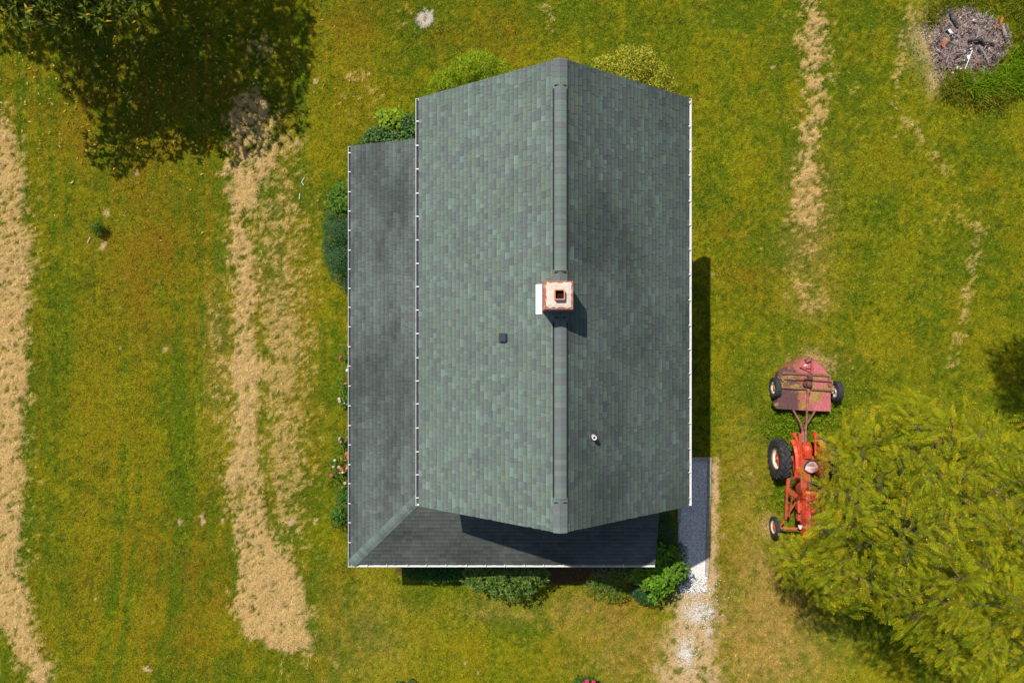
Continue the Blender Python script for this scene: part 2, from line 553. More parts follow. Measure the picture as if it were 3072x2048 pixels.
m_ground = mat("lawn_soil", (1, 1, 1), 0.95, attr=True, noise=(26, 0.38), bump=(60, 0.7, 0.03), coords='World', spec=0.1)
ground = link_mesh("ground", me, m_ground)
tag(ground, "mown olive lawn with dry patches spreading around the house", "lawn", kind='structure')

# ------------------------------------------------------------------ blades of grass and stalks of hay
HX0, HX1, HY0, HY1 = -4.75, 4.55, -6.55, 6.1       # footprint kept clear (under the roofs)


def scatter_blades(n, kind):
    x = rng.uniform(-19.6, 19.6, n).astype(np.float32)
    y = rng.uniform(-13.4, 13.4, n).astype(np.float32)
    keep = ~((x > HX0 + 0.9) & (x < HX1) & (y > HY0 + 0.9) & (y < HY1))
    keep &= ~((x > 5.55) & (x < 6.98) & (y < -4.1) & (y > -8.45))
    s = at_field(straw, x, y)
    bz = np.maximum(at_field(bare, x, y), np.maximum(at_field(pale, x, y), np.maximum(at_field(chips, x, y), at_field(mulch, x, y))))
    bz = np.maximum(bz, at_field(ash, x, y))
    u = rng.random(n)
    if kind == 'grass':
        keep &= (u > s * 0.93) & (rng.random(n) > bz * 0.93)
    else:
        keep &= (u < np.clip(s * 1.1, 0, 1) ** 1.3) & (rng.random(n) > bz * 0.8)
    return x[keep], y[keep]


def blade_mesh(name, x, y, col, length, width, lift, z0=0.0):
    n = len(x)
    th = rng.uniform(0, 2 * np.pi, n)
    z = at_field(HUMP, x, y) + z0
    c, s_ = np.cos(th), np.sin(th)
    V = np.empty((n, 3, 3), dtype=np.float32)
    V[:, 0] = np.stack([x - s_ * width, y + c * width, z], 1)
    V[:, 1] = np.stack([x + s_ * width, y - c * width, z], 1)
    V[:, 2] = np.stack([x + c * length, y + s_ * length, z + lift], 1)
    F = np.arange(n * 3).reshape(n, 3)
    return arrays_mesh(name, V.reshape(-1, 3), F, col)


m_blade = leaf_mat("grass_blade", 0.7, 0.22, 0.06)
m_straw = leaf_mat("hay_stalk", 0.8, 0.10, 0.08)
x, y = scatter_blades(1250000, 'grass')
n = len(x)
base = at_field(LAWN, x, y)
clump = at_field(fineB, x, y)
lu = at_field(lush, x, y)
v = rng.uniform(0.55, 1.7, n) * np.clip(1 + 1.1 * clump + 1.5 * at_field(fineC, x, y), 0.25, 2.2)
col = base * v[:, None]
yel = rng.random(n) < 0.065
col[yel] = np.array([0.46, 0.34, 0.08]) * rng.uniform(0.7, 1.2, yel.sum())[:, None]
grn = rng.random(n) < 0.16
col[grn] = np.array([0.10, 0.17, 0.008]) * rng.uniform(0.6, 1.3, grn.sum())[:, None]
ln = rng.uniform(0.030, 0.075, n) * (1 + 0.8 * lu)
me = blade_mesh("lawn_grass", x, y, col, ln, rng.uniform(0.006, 0.011, n), rng.uniform(0.008, 0.05, n) * (1 + 1.0 * lu))
o = link_mesh("lawn_grass", me, m_blade)
tag(o, "short olive green grass blades covering the mown lawn", "grass", kind='stuff')

x, y = scatter_blades(620000, 'hay')
n = len(x)
col = STRAW * rng.uniform(0.55, 1.45, n)[:, None] * np.clip(1 + 0.9 * at_field(fineB, x, y) + 1.3 * at_field(fineC, x, y), 0.3, 2)[:, None]
col = col * np.stack([np.ones(n), rng.uniform(0.92, 1.05, n), rng.uniform(0.8, 1.15, n)], 1)
ln = rng.uniform(0.05, 0.13, n)
hay_all = (x, y, col, ln)
for (sel, label) in ((x < lx(330), "thick dry hay windrow along the left edge of the lawn"),
                     ((x >= lx(330)) & (x < lx(1300)), "broad dry hay windrow on the lawn between left edge and house"),
                     (x >= lx(1300), "thin dry hay windrow on the lawn right of the house")):
    k = int(sel.sum())
    me = blade_mesh("hay_windrow", x[sel], y[sel], col[sel], ln[sel], rng.uniform(0.003, 0.006, k), rng.uniform(-0.005, 0.045, k), 0.012)
    o = link_mesh("hay_windrow", me, m_straw)
    tag(o, label, "hay", kind='stuff')

# ------------------------------------------------------------------ HOUSE
RIDGE_X, EAVE_L, EAVE_R = 1.08, -2.41, 4.57
RY0, RY1 = -4.27, 6.315
EAVE_Z, RIDGE_Z = 6.37, 8.865
WALL = (-2.06, 4.22, -3.92, 5.96)                   # x0 x1 y0 y1
PZ, PPITCH = 3.18, 0.35
PX0, PY0 = -4.93, -6.81                             # porch roof edges (left, near)
PX1, PY1 = 4.38, 5.985                              # porch roof ends (right, far)

m_siding = mat("white_siding", (0.72, 0.71, 0.68), 0.6, noise=(3, 0.06))
m_trim = mat("white_aluminium", (0.80, 0.79, 0.78), 0.42, noise=(9, 0.07), wear=((0.42, 0.38, 0.34), 7, 0.66, 0.08))
m_gutter_dark = mat("gutter_floor_dark", (0.055, 0.05, 0.052), 0.9, noise=(12, 0.4))
m_deck = mat("roof_felt", (0.03, 0.035, 0.033), 0.9)
m_black = mat("black_mesh", (0.012, 0.012, 0.014), 0.7)
m_glass = mat("window_glass", (0.03, 0.035, 0.04), 0.05, spec=0.8)
m_found = mat("concrete_block", (0.33, 0.32, 0.30), 0.9, noise=(8, 0.2), bump=(40, 0.3, 0.01))
m_wood = mat("porch_boards", (0.30, 0.28, 0.26), 0.8, noise=(6, 0.2))


def shingle_mat(name, stain_amt, stain_scale, stain_t, stretch, light_amt=0.0):
    """granule-coated shingle: per-shingle colour, mineral speckle, dark algae staining"""
    m, nt, N, L = new_mat(name)
    out = N.new("ShaderNodeOutputMaterial")
    b = N.new("ShaderNodeBsdfPrincipled")
    b.inputs['Roughness'].default_value = 0.85
    b.inputs['Specular IOR Level'].default_value = 0.25
    L.new(b.outputs[0], out.inputs['Surface'])
    a = N.new("ShaderNodeAttribute"); a.attribute_name = 'Col'
    g = N.new("ShaderNodeNewGeometry")
    n1 = N.new("ShaderNodeTexNoise"); n1.inputs['Scale'].default_value = 150; n1.inputs['Detail'].default_value = 2
    L.new(g.outputs['Position'], n1.inputs['Vector'])
    mr = N.new("ShaderNodeMapRange")
    mr.inputs['From Min'].default_value = 0.3; mr.inputs['From Max'].default_value = 0.7
    mr.inputs['To Min'].default_value = 0.78; mr.inputs['To Max'].default_value = 1.22
    L.new(n1.outputs['Fac'], mr.inputs['Value'])
    mp = N.new("ShaderNodeMapping")
    mp.inputs['Scale'].default_value = stretch
    L.new(g.outputs['Position'], mp.inputs['Vector'])
    n2 = N.new("ShaderNodeTexNoise"); n2.inputs['Scale'].default_value = stain_scale; n2.inputs['Detail'].default_value = 6; n2.inputs['Roughness'].default_value = 0.58
    L.new(mp.outputs[0], n2.inputs['Vector'])
    ms = N.new("ShaderNodeMapRange"); ms.interpolation_type = 'SMOOTHSTEP'
    ms.inputs['From Min'].default_value = stain_t - 0.13; ms.inputs['From Max'].default_value = stain_t + 0.15
    ms.inputs['To Min'].default_value = 1.0; ms.inputs['To Max'].default_value = 1.0 - stain_amt
    L.new(n2.outputs['Fac'], ms.inputs['Value'])
    mu = N.new("ShaderNodeMath"); mu.operation = 'MULTIPLY'
    L.new(mr.outputs[0], mu.inputs[0]); L.new(ms.outputs[0], mu.inputs[1])
    vm = N.new("ShaderNodeVectorMath"); vm.operation = 'SCALE'
    L.new(a.outputs['Color'], vm.inputs[0]); L.new(mu.outputs[0], vm.inputs['Scale'])
    L.new(vm.outputs[0], b.inputs['Base Color'])
    bp = N.new("ShaderNodeBump"); bp.inputs['Strength'].default_value = 0.35; bp.inputs['Distance'].default_value = 0.004
    L.new(n1.outputs['Fac'], bp.inputs['Height']); L.new(bp.outputs[0], b.inputs['Normal'])
    return m


m_sh_left = shingle_mat("shingle_sunny_slope", 0.10, 0.5, 0.55, (1, 1, 1))
m_sh_right = shingle_mat("shingle_stained_shaded_slope", 0.42, 0.42, 0.53, (1.0, 0.75, 1))
m_sh_porch = shingle_mat("shingle_porch", 0.48, 0.55, 0.47, (1.6, 0.55, 1))
m_sh_front = shingle_mat("shingle_front_porch", 0.40, 0.5, 0.5, (0.6, 1.0, 1))
m_cap = shingle_mat("shingle_cap", 0.10, 0.6, 0.6, (1, 1, 1))

PAL_L = np.array([[0.150, 0.185, 0.140], [0.128, 0.160, 0.122], [0.170, 0.215, 0.172], [0.120, 0.128, 0.118], [0.140, 0.142, 0.138],
                  [0.158, 0.182, 0.118], [0.142, 0.170, 0.132], [0.195, 0.250, 0.205], [0.108, 0.112, 0.106]])
PAL_L = (0.62 * PAL_L + 0.38 * np.array([[0.142, 0.164, 0.142]])) * np.array([0.95, 1.03, 1.08])
W_L = np.array([0.2, 0.17, 0.12, 0.12, 0.12, 0.10, 0.11, 0.03, 0.03])
PAL_R_SHADED = PAL_L * np.array([0.70, 0.70, 0.70])  # right slope's weaker sunlight put into the colours as a darker palette
PAL_P = np.array([1.0, 1.09, 1.05]) * np.array([[0.120, 0.132, 0.120], [0.105, 0.122, 0.110], [0.098, 0.098, 0.098], [0.130, 0.152, 0.132], [0.110, 0.112, 0.110], [0.088, 0.092, 0.090]])
W_P = np.array([0.24, 0.2, 0.16, 0.12, 0.18, 0.10])
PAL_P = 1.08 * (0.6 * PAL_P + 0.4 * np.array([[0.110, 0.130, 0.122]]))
PAL_F_SHADED = PAL_P * np.array([0.74, 0.70, 0.68])  # shade put into the front porch colours to deepen the shadow there


def lay_shingles(org, udir, sdir, ndir, L, ncourse, u_range, pal, wts, widths, teeth=True, thick=0.009, gap=0.002):
    """courses from the eave (s=0) up the slope; u_range(s0,s1)->(u0,u1). returns list of (8 verts, colour, size)"""
    out = []
    e = L / ncourse
    org, udir, sdir, ndir = (np.array(a, dtype=np.float64) for a in (org, udir, sdir, ndir))
    for c in range(ncourse):
        s0, s1 = c * e, (c + 1) * e
        u0, u1 = u_range(s0, s1)
        u = u0 - random.uniform(0, 0.2)
        tooth = False
        last = None
        while u < u1:
            w = random.choice(widths) * random.uniform(0.9, 1.1)
            a, b = max(u, u0), min(u + w, u1)
            u += w
            if b - a < 0.02:
                continue
            tooth = not tooth
            k = rng.choice(len(pal), p=wts)
            if last is not None and k == last and random.random() < 0.6:
                k = rng.choice(len(pal), p=wts)
            last = k
            colr = pal[k] * random.uniform(0.92, 1.08)
            t = thick * (1.25 if (tooth and teeth) else 0.75) + random.uniform(-0.0008, 0.0012)
            lip = random.uniform(-0.004, 0.004) - (0.004 if tooth else 0)
            top = s1 + 0.012
            g = gap * random.uniform(0.3, 1.0)
            vs = []
            for (uu, ss, hh) in ((a + g, s0 + lip, 0.0), (b - g, s0 + lip, 0.0), (b - g, top, -0.002), (a + g, top, -0.002),
                                 (a + g, s0 + lip, t), (b - g, s0 + lip, t), (b - g, top, 0.0016), (a + g, top, 0.0016)):
                vs.append(org + udir * uu + sdir * ss + ndir * hh)
            out.append((np.array(vs), colr, (b - a) * e))
    return out


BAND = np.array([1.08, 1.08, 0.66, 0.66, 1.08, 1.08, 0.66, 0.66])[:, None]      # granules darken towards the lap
SH_F = np.array([(0, 3, 2, 1), (4, 5, 6, 7), (0, 1, 5, 4), (1, 2, 6, 5), (2, 3, 7, 6), (3, 0, 4, 7)])


def link_shingles(pieces, n_single, material, parent, view_score):
    off = np.array(wloc(parent))
    order = sorted(range(len(pieces)), key=lambda i: -view_score(pieces[i]))
    for i in order[:n_single]:
        vs, colr, _ = pieces[i]
        c0 = vs.mean(0)
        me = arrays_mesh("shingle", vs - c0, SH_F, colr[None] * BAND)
        link_mesh("shingle", me, material, parent, tuple(c0 - off))
    rest = order[n_single:]
    V = np.concatenate([pieces[i][0] for i in rest]) - off
    F = (np.arange(len(rest))[:, None, None] * 8 + SH_F[None]).reshape(-1, 4)
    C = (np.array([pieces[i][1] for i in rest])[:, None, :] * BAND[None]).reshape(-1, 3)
    o = link_mesh("shingle_courses", arrays_mesh("shingle_courses", V, F, C), material, parent)
    o['kind'] = 'stuff'


house = empty("farmhouse", ((WALL[0] + WALL[1]) / 2, (WALL[2] + WALL[3]) / 2, 0),
              "white farmhouse under a weathered green shingle gable roof with wraparound porch", "house")

# walls, foundation
mb = MB()
wx0, wx1, wy0, wy1 = WALL
MB().box(((wx0 + wx1) / 2, (wy0 + wy1) / 2, 0.25), (wx1 - wx0 + 0.04, wy1 - wy0 + 0.04, 0.5)).build("foundation", m_found, house)
TH = 0.16


def wall_panel(name, p):
    p.build(name, m_siding, house)


WT = 6.12
wall_panel("wall", MB().box((wx0 + TH / 2, (wy0 + wy1) / 2, (0.5 + WT) / 2), (TH, wy1 - wy0, WT - 0.5)))
wall_panel("wall", MB().box((wx1 - TH / 2, (wy0 + wy1) / 2, (0.5 + WT) / 2), (TH, wy1 - wy0, WT - 0.5)))
for yy in (wy0 + TH / 2, wy1 - TH / 2):
    g = MB()
    pk = RIDGE_Z - 0.34
    pts = [(wx0 + TH, 0.5), (wx1 - TH, 0.5), (wx1 - TH, WT), (RIDGE_X, pk), (wx0 + TH, WT)]
    v = [(a, yy - TH / 2, b) for a, b in pts] + [(a, yy + TH / 2, b) for a, b in pts]
    g.add(v, [(0, 1, 2, 3, 4), (9, 8, 7, 6, 5), (0, 5, 6, 1), (1, 6, 7, 2), (2, 7, 8, 3), (3, 8, 9, 4), (4, 9, 5, 0)])
    wall_panel("wall", g)


def window(cx, cy, cz, w, h, axis):
    d = 0.05
    sx, sy = (w, d) if axis == 'y' else (d, w)
    fr = MB()
    for s in (-1, 1):
        if axis == 'y':
            fr.box((cx + s * (w / 2 + 0.04), cy, cz), (0.08, 0.09, h + 0.16))
        else:
            fr.box((cx, cy + s * (w / 2 + 0.04), cz), (0.09, 0.08, h + 0.16))
        fr.box((cx, cy, cz + s * (h / 2 + 0.04)), (w, 0.088, 0.08) if axis == 'y' else (0.088, w, 0.08))
    fr.box((cx, cy, cz), (w, 0.07, 0.05) if axis == 'y' else (0.07, w, 0.05))
    f = fr.build("window", m_trim, house)
    MB().box((cx, cy, cz), (sx, sy, h)).build("pane", m_glass, f)


for yy in (-2.2, 0.9, 4.1):
    window(wx1 + 0.01, yy, 1.75, 0.85, 1.45, 'x')
    window(wx1 + 0.01, yy, 4.75, 0.85, 1.35, 'x')
    window(wx0 - 0.01, yy, 4.98, 0.85, 1.05, 'x')
for xx in (-0.6, 2.8):
    window(xx, wy1 + 0.01, 1.75, 0.85, 1.45, 'y')
    window(xx, wy1 + 0.01, 4.75, 0.85, 1.35, 'y')
    window(xx, wy0 - 0.01, 5.05, 0.85, 1.05, 'y')
    window(xx - 0.2, wy0 - 0.01, 1.75, 0.85, 1.45, 'y')
dr = MB().box((1.2, wy0 - 0.02, 1.55), (0.92, 0.06, 2.05)).build("door", mat("door_paint", (0.22, 0.06, 0.05), 0.5, noise=(4, 0.1)), house)
MB().lathe([(-0.03, 0.03), (0.03, 0.03)], (1.55, wy0 - 0.08, 1.5), 'y', 12, False).build("handle", m_trim, dr)

# porch floor and posts
PF = 0.42
pl = MB()
MB().prism([(PX0 + 0.35, PY0 + 0.35), (PX1 - 0.3, PY0 + 0.35), (PX1 - 0.3, wy0 - 0.01), (wx0 - 0.01, wy0 - 0.01), (wx0 - 0.01, PY1 - 0.3), (PX0 + 0.35, PY1 - 0.3)],
           0.02, PF).build("porch_floor", m_wood, house)
posts = [(PX0 + 0.5, PY0 + 0.5 + i * 2.3) for i in range(6)] + [(PX0 + 0.5 + i * 2.1, PY0 + 0.5) for i in range(1, 5)]
for (a, b) in posts:
    MB().box((a, b, (PF + PZ - 0.3) / 2), (0.14, 0.14, PZ - 0.3 - PF)).build("porch_post", m_trim, house, bevel=0.01)

# ---- main roof
pitch_n = math.hypot(RIDGE_X - EAVE_L, RIDGE_Z - EAVE_Z)
roof_mb = MB()
T = 0.16
prof = [(EAVE_L, EAVE_Z - 0.012), (RIDGE_X, RIDGE_Z - 0.012), (EAVE_R, EAVE_Z - 0.012), (EAVE_R, EAVE_Z - T), (RIDGE_X, RIDGE_Z - T - 0.03), (EAVE_L, EAVE_Z - T)]
v = [(a, RY0 + 0.015, b) for a, b in prof] + [(a, RY1 - 0.015, b) for a, b in prof]
fs = [(0, 1, 2, 3, 4, 5), (11, 10, 9, 8, 7, 6)] + [(i, i + 6, (i + 1) % 6 + 6, (i + 1) % 6) for i in range(6)]
roof_mb.add(v, fs)
roof = roof_mb.build("roof", m_deck, house)
for yy in (RY0 + 0.03, RY1 - 0.03):
    for ex in (EAVE_L, EAVE_R):
        MB().bar((ex, yy, EAVE_Z - 0.13), (RIDGE_X, yy, RIDGE_Z - 0.13), 0.05, 0.17).build("rake_board", m_trim, roof)

SCORE = lambda pc: pc[2] / (CAM_Z - pc[0][:, 2].mean()) ** 2
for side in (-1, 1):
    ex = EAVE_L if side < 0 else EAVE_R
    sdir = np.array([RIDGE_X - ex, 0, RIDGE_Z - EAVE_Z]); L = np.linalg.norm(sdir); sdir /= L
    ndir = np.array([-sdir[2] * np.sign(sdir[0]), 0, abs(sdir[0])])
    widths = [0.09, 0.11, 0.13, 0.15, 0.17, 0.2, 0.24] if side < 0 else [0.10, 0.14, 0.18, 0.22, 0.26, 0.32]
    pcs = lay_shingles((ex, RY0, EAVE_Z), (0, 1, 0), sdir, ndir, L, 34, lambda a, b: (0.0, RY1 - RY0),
                       PAL_L if side < 0 else PAL_R_SHADED, W_L, widths, thick=0.009 if side < 0 else 0.014, gap=0.003 if side < 0 else 0.004)
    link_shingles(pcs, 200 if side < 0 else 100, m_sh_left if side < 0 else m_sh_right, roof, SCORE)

# ---- ridge: plain caps and raised vents with black sides
VENTS = [(-3.58, 0.40), (1.55, 5.58)]              # y ranges of the two vents
CH = (0.68, 1.30, 0.68, 1.28, 9.57)                # chimney x0 x1 y0 y1 top
slope = (RIDGE_Z - EAVE_Z) / (RIDGE_X - EAVE_L)


def cap_mesh(half, length, lift, t, colr):
    """one ridge shingle bent over the ridge"""
    xs = [-half, -half * 0.55, -half * 0.22, 0, half * 0.22, half * 0.55, half]
    zz = []
    for a in xs:
        d = abs(a)
        z = -slope * d
        if d < half * 0.6:
            z = -slope * (half * 0.30) * (1 - (d / (half * 0.6)) ** 2) * 0.5 - slope * d * 0.5 - slope * half * 0.6 * 0.5 * (d / (half * 0.6)) ** 2 + 0.0
        zz.append(z * (1.0 if lift < 0.01 else 0.55) + lift)
    nx_ = len(xs)
    V, F = [], []
    for (yy, dz) in ((0.0, t), (length, 0.0)):
        for a, z in zip(xs, zz):
            V.append((a, yy, z + dz))
    for dz in (-0.012, 0.0):
        for i, (a, z) in enumerate(zip(xs, zz)):
            V.append((a, 0.0, z + t + dz))
    for i in range(nx_ - 1):
        F.append((i, i + 1, nx_ + i + 1, nx_ + i))
        F.append((2 * nx_ + i, 2 * nx_ + i + 1, 3 * nx_ + i + 1, 3 * nx_ + i))
    me = arrays_mesh("ridge_cap", np.array(V), np.array(F), np.tile(colr, (len(V), 1)), smooth=True)
    return me


cap_cols = [PAL_L[i] * 0.98 for i in (0, 1, 3, 4, 6)] + [np.array([0.150, 0.175, 0.155]), np.array([0.130, 0.138, 0.134])]
flat_caps = [cap_mesh(0.16, 0.155, 0.014, 0.0045, c) for c in cap_cols]
high_caps = [cap_mesh(0.135, 0.155, 0.040, 0.0045, c) for c in cap_cols]
hoff = np.array(wloc(roof))
yy = RY0
while yy < RY1 - 0.02:
    in_ch = CH[2] - 0.02 < yy + 0.06 < CH[3] + 0.02
    if not in_ch:
        hv = any(a <= yy <= b for a, b in VENTS)
        me = random.choice(high_caps if hv else flat_caps)
        o = link_mesh("ridge_cap", me, m_cap, roof, (RIDGE_X - hoff[0], yy - hoff[1], RIDGE_Z - hoff[2]))
        o.scale = (1, min(1.0, (RY1 - yy) / 0.155), 1)
    yy += 0.127
for (a, b) in VENTS:
    vb = MB()
    for s in (-1, 1):
        z = RIDGE_Z - slope * 0.15 + 0.018
        vb.box((RIDGE_X + s * 0.150, (a + b) / 2 + 0.03, z), (0.034, b - a + 0.13, 0.060))
    for k, yy in enumerate((a - 0.012, b + 0.13)):
        vb.box((RIDGE_X, yy, RIDGE_Z - 0.052), (0.27, 0.022, 0.10))
    vb.build("ridge_vent", m_black, roof)

# ---- gutters: open troughs with cross hangers
m_pinkish = mat("gutter_outside", (0.62, 0.55, 0.55), 0.5, noise=(5, 0.1))


def gutter(name_parent, p0, p1, out_dir, z, spacing=0.6, first=0.3, lit=False):
    """trough from p0 to p1 (x,y) hanging at height z, opening away from the wall along out_dir"""
    p0, p1 = Vector((*p0, 0)), Vector((*p1, 0))
    d = (p1 - p0); L = d.length; d.normalize()
    o_ = Vector((*out_dir, 0))
    prof = [(-0.02, 0.0), (-0.02, -0.085), (0.055, -0.085), (0.085, -0.03), (0.085, 0.0), (0.075, 0.0), (0.075, -0.006), (0.080, -0.008),
            (0.080, -0.03), (0.050, -0.079), (-0.014, -0.079), (-0.014, 0.0)]
    vs = []
    for base in (p0, p1):
        for (a, h) in prof:
            q = base + o_ * a
            vs.append((q.x, q.y, z + h))
    n = len(prof)
    fs = [(i, (i + 1) % n, n + (i + 1) % n, n + i) for i in range(n)]
    g = MB().add(vs, fs)
    for base in (p0, p1):
        c = base + o_ * 0.033
        g.box((c.x, c.y, z - 0.042), (0.006 if abs(d.x) > 0.5 else 0.112, 0.006 if abs(d.y) > 0.5 else 0.112, 0.088))
    gut = g.build("gutter", m_trim, name_parent)
    c = (p0 + p1) / 2 + o_ * 0.018
    MB().box((c.x, c.y, z - 0.074), (abs(d.x) * (L - 0.02) + abs(o_.x) * 0.06, abs(d.y) * (L - 0.02) + abs(o_.y) * 0.06, 0.008)).build("trough_floor", m_gutter_dark, gut)  # dark strip along the trough floor
    t = first
    while t < L:
        q = p0 + d * t + o_ * 0.03
        MB().box((q.x, q.y, z + 0.004), (abs(d.x) * 0.024 + abs(o_.x) * 0.100, abs(d.y) * 0.024 + abs(o_.y) * 0.100, 0.010)).build("hanger", m_trim, gut)
        t += spacing * random.uniform(0.96, 1.04)
    return gut


gutter(roof, (EAVE_L - 0.005, RY0 + 0.02), (EAVE_L - 0.005, RY1 - 0.02), (-1, 0), EAVE_Z - 0.016, 0.615, 0.2)
gutter(roof, (EAVE_R + 0.005, RY0 + 0.02), (EAVE_R + 0.005, RY1 - 0.02), (1, 0), EAVE_Z - 0.016, 0.64, 0.2)

# downspouts
for (a, b, zt) in ((EAVE_R - 0.28, RY0 + 0.42, EAVE_Z - 0.3), (PX1 - 0.12, PY0 + 0.35, PZ - 0.3)):
    MB().box((a, b, zt / 2 + 0.1), (0.07, 0.055, zt - 0.2)).build("downspout", m_trim, house)

# ---- porch roof
pr = MB()
run_l = wx0 - PX0
run_b = wy0 - PY0
ztop = PZ + PPITCH * run_l
ztop_b = PZ + PPITCH * run_b
HX, HY = wx0, wy0
A = (PX0, PY1, PZ - 0.012); B = (PX0, PY0, PZ - 0.012); Cc = (PX1, PY0, PZ - 0.012)
D = (PX1, wy0, ztop_b - 0.012); E = (wx0, wy0, ztop - 0.012); Ff = (wx0, PY1, ztop - 0.012)
top = [A, B, Cc, D, E, Ff]
bot = [(p[0], p[1], p[2] - 0.13) for p in top]
pr.add(top + bot, [(0, 1, 4, 5), (1, 2, 3, 4), (11, 10, 7, 6), (10, 9, 8, 7), (0, 6, 7, 1), (1, 7, 8, 2), (2, 8, 9, 3), (5, 11, 6, 0), (3, 9, 10, 4), (4, 10, 11, 5)])
porch = pr.build("porch_roof", m_deck, house)
fas = MB()
fas.box((PX0 + 0.02, (PY0 + PY1) / 2, PZ - 0.24), (0.04, PY1 - PY0 - 0.1, 0.2))
fas.box(((PX0 + PX1) / 2, PY0 + 0.02, PZ - 0.24), (PX1 - PX0 - 0.1, 0.04, 0.2))
fas.box((PX1 - 0.05, (PY0 + wy0) / 2, PZ - 0.11), (0.04, wy0 - PY0 - 0.2, 0.1))
fas.build("fascia", m_trim, porch)

cosp = 1 / math.hypot(1, PPITCH)
sdl = np.array([cosp, 0, PPITCH * cosp]); ndl = np.array([-PPITCH * cosp, 0, cosp]); Ll = run_l / cosp
pcs = lay_shingles((PX0, PY0, PZ), (0, 1, 0), sdl, ndl, Ll, 23, lambda a, b: ((a + b) / 2 * cosp, PY1 - PY0), PAL_P, W_P,
                   [0.1, 0.13, 0.16, 0.2, 0.25], thick=0.010, gap=0.004)
link_shingles(pcs, 150, m_sh_porch, porch, SCORE)
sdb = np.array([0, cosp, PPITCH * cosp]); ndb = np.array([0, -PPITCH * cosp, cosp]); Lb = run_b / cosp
pcs = lay_shingles((PX0, PY0, PZ), (1, 0, 0), sdb, ndb, Lb, 23, lambda a, b: ((a + b) / 2 * cosp, PX1 - PX0), PAL_F_SHADED, W_P,
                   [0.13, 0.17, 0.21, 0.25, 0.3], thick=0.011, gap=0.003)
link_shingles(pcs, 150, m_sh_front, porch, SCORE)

# hip caps
hip0 = np.array([PX0, PY0, PZ]); hip1 = np.array([wx0, wy0, ztop])
hv = hip1 - hip0; HLen = np.linalg.norm(hv); hv /= HLen
hs = np.array([1, -1, 0]) / math.sqrt(2)
hn = np.cross(hs, hv)
if hn[2] < 0:
    hn = -hn
poff = np.array(wloc(porch))
drop = PPITCH / math.sqrt(2)


def hip_cap_mesh(colr):
    V, F = [], []
    xs = [-0.15, -0.08, -0.03, 0.03, 0.08, 0.15]
    for (l, dz) in ((0.0, 0.018), (0.17, 0.010)):
        for a in xs:
            V.append(hs * a + hv * l + hn * (dz - max(0, abs(a) - 0.02) * drop * 0.98))
    for i in range(len(xs)):
        V.append(np.array(V[i]) - hn * 0.016)
    nx_ = len(xs)
    for i in range(nx_ - 1):
        F.append((i, i + 1, nx_ + i + 1, nx_ + i)); F.append((2 * nx_ + i, 2 * nx_ + i + 1, i + 1, i))
    return arrays_mesh("hip_cap", np.array(V), np.array(F), np.tile(colr, (len(V), 1)), smooth=False)


hip_cols = [np.array([0.115, 0.150, 0.128]), np.array([0.128, 0.165, 0.142]), np.array([0.105, 0.128, 0.112]), np.array([0.138, 0.172, 0.150])]
hip_meshes = [hip_cap_mesh(c) for c in hip_cols]
t = 0.02
while t < HLen - 0.1:
    p = hip0 + hv * t - poff
    link_mesh("hip_cap", random.choice(hip_meshes), m_cap, porch, tuple(p))
    t += 0.135
gutter(porch, (PX0 - 0.005, PY0 - 0.09), (PX0 - 0.005, PY1 - 0.02), (-1, 0), PZ - 0.016, 0.60, 0.75)
gutter(porch, (PX0 + 0.04, PY0 - 0.005), (PX1 - 0.01, PY0 - 0.005), (0, -1), PZ - 0.016, 0.605, 0.45)

# ---- chimney of single bricks, mortar crown, clay flue
m_brick = mat("chimney_brick", (0.36, 0.125, 0.085), 0.85, noise=(18, 0.25), wear=((0.50, 0.36, 0.30), 9, 0.60, 0.1), coords='World', bump=(60, 0.3, 0.004))
m_mortar = mat("mortar", (0.52, 0.47, 0.42), 0.9, noise=(20, 0.15), coords='World')
m_crown = mat("mortar_crown", (0.60, 0.51, 0.42), 0.9, noise=(7, 0.14), wear=((0.42, 0.35, 0.27), 6.0, 0.63, 0.07), coords='World', bump=(30, 0.5, 0.01))
m_clay = mat("clay_flue", (0.62, 0.20, 0.075), 0.7, noise=(12, 0.15))
m_soot = mat("soot", (0.006, 0.006, 0.006), 0.95)
m_flash = mat("white_flashing", (0.82, 0.81, 0.80), 0.4, noise=(6, 0.05), wear=((0.5, 0.46, 0.42), 9, 0.72, 0.05))
cx0, cx1, cy0, cy1, cz1 = CH
zb = RIDGE_Z - 0.42
core = MB().box(((cx0 + cx1) / 2, (cy0 + cy1) / 2, (zb + cz1) / 2 - 0.01), (cx1 - cx0 - 0.03, cy1 - cy0 - 0.03, cz1 - zb - 0.02))
chim = core.build("chimney", m_mortar, house)
BH, BL, BW = 0.065, 0.198, 0.095
bx_me = MB().box((0, 0, 0), (BL, BW, BH - 0.010))
bxm = bpy.data.meshes.new("brick"); bxm.from_pydata(bx_me.v, [], bx_me.f); bxm.materials.append(m_brick)
by_me = MB().box((0, 0, 0), (BW, BL, BH - 0.010))
bym = bpy.data.meshes.new("brick"); bym.from_pydata(by_me.v, [], by_me.f); bym.materials.append(m_brick)
coff = np.array(wloc(chim))
ncr = int((cz1 - zb) / BH)
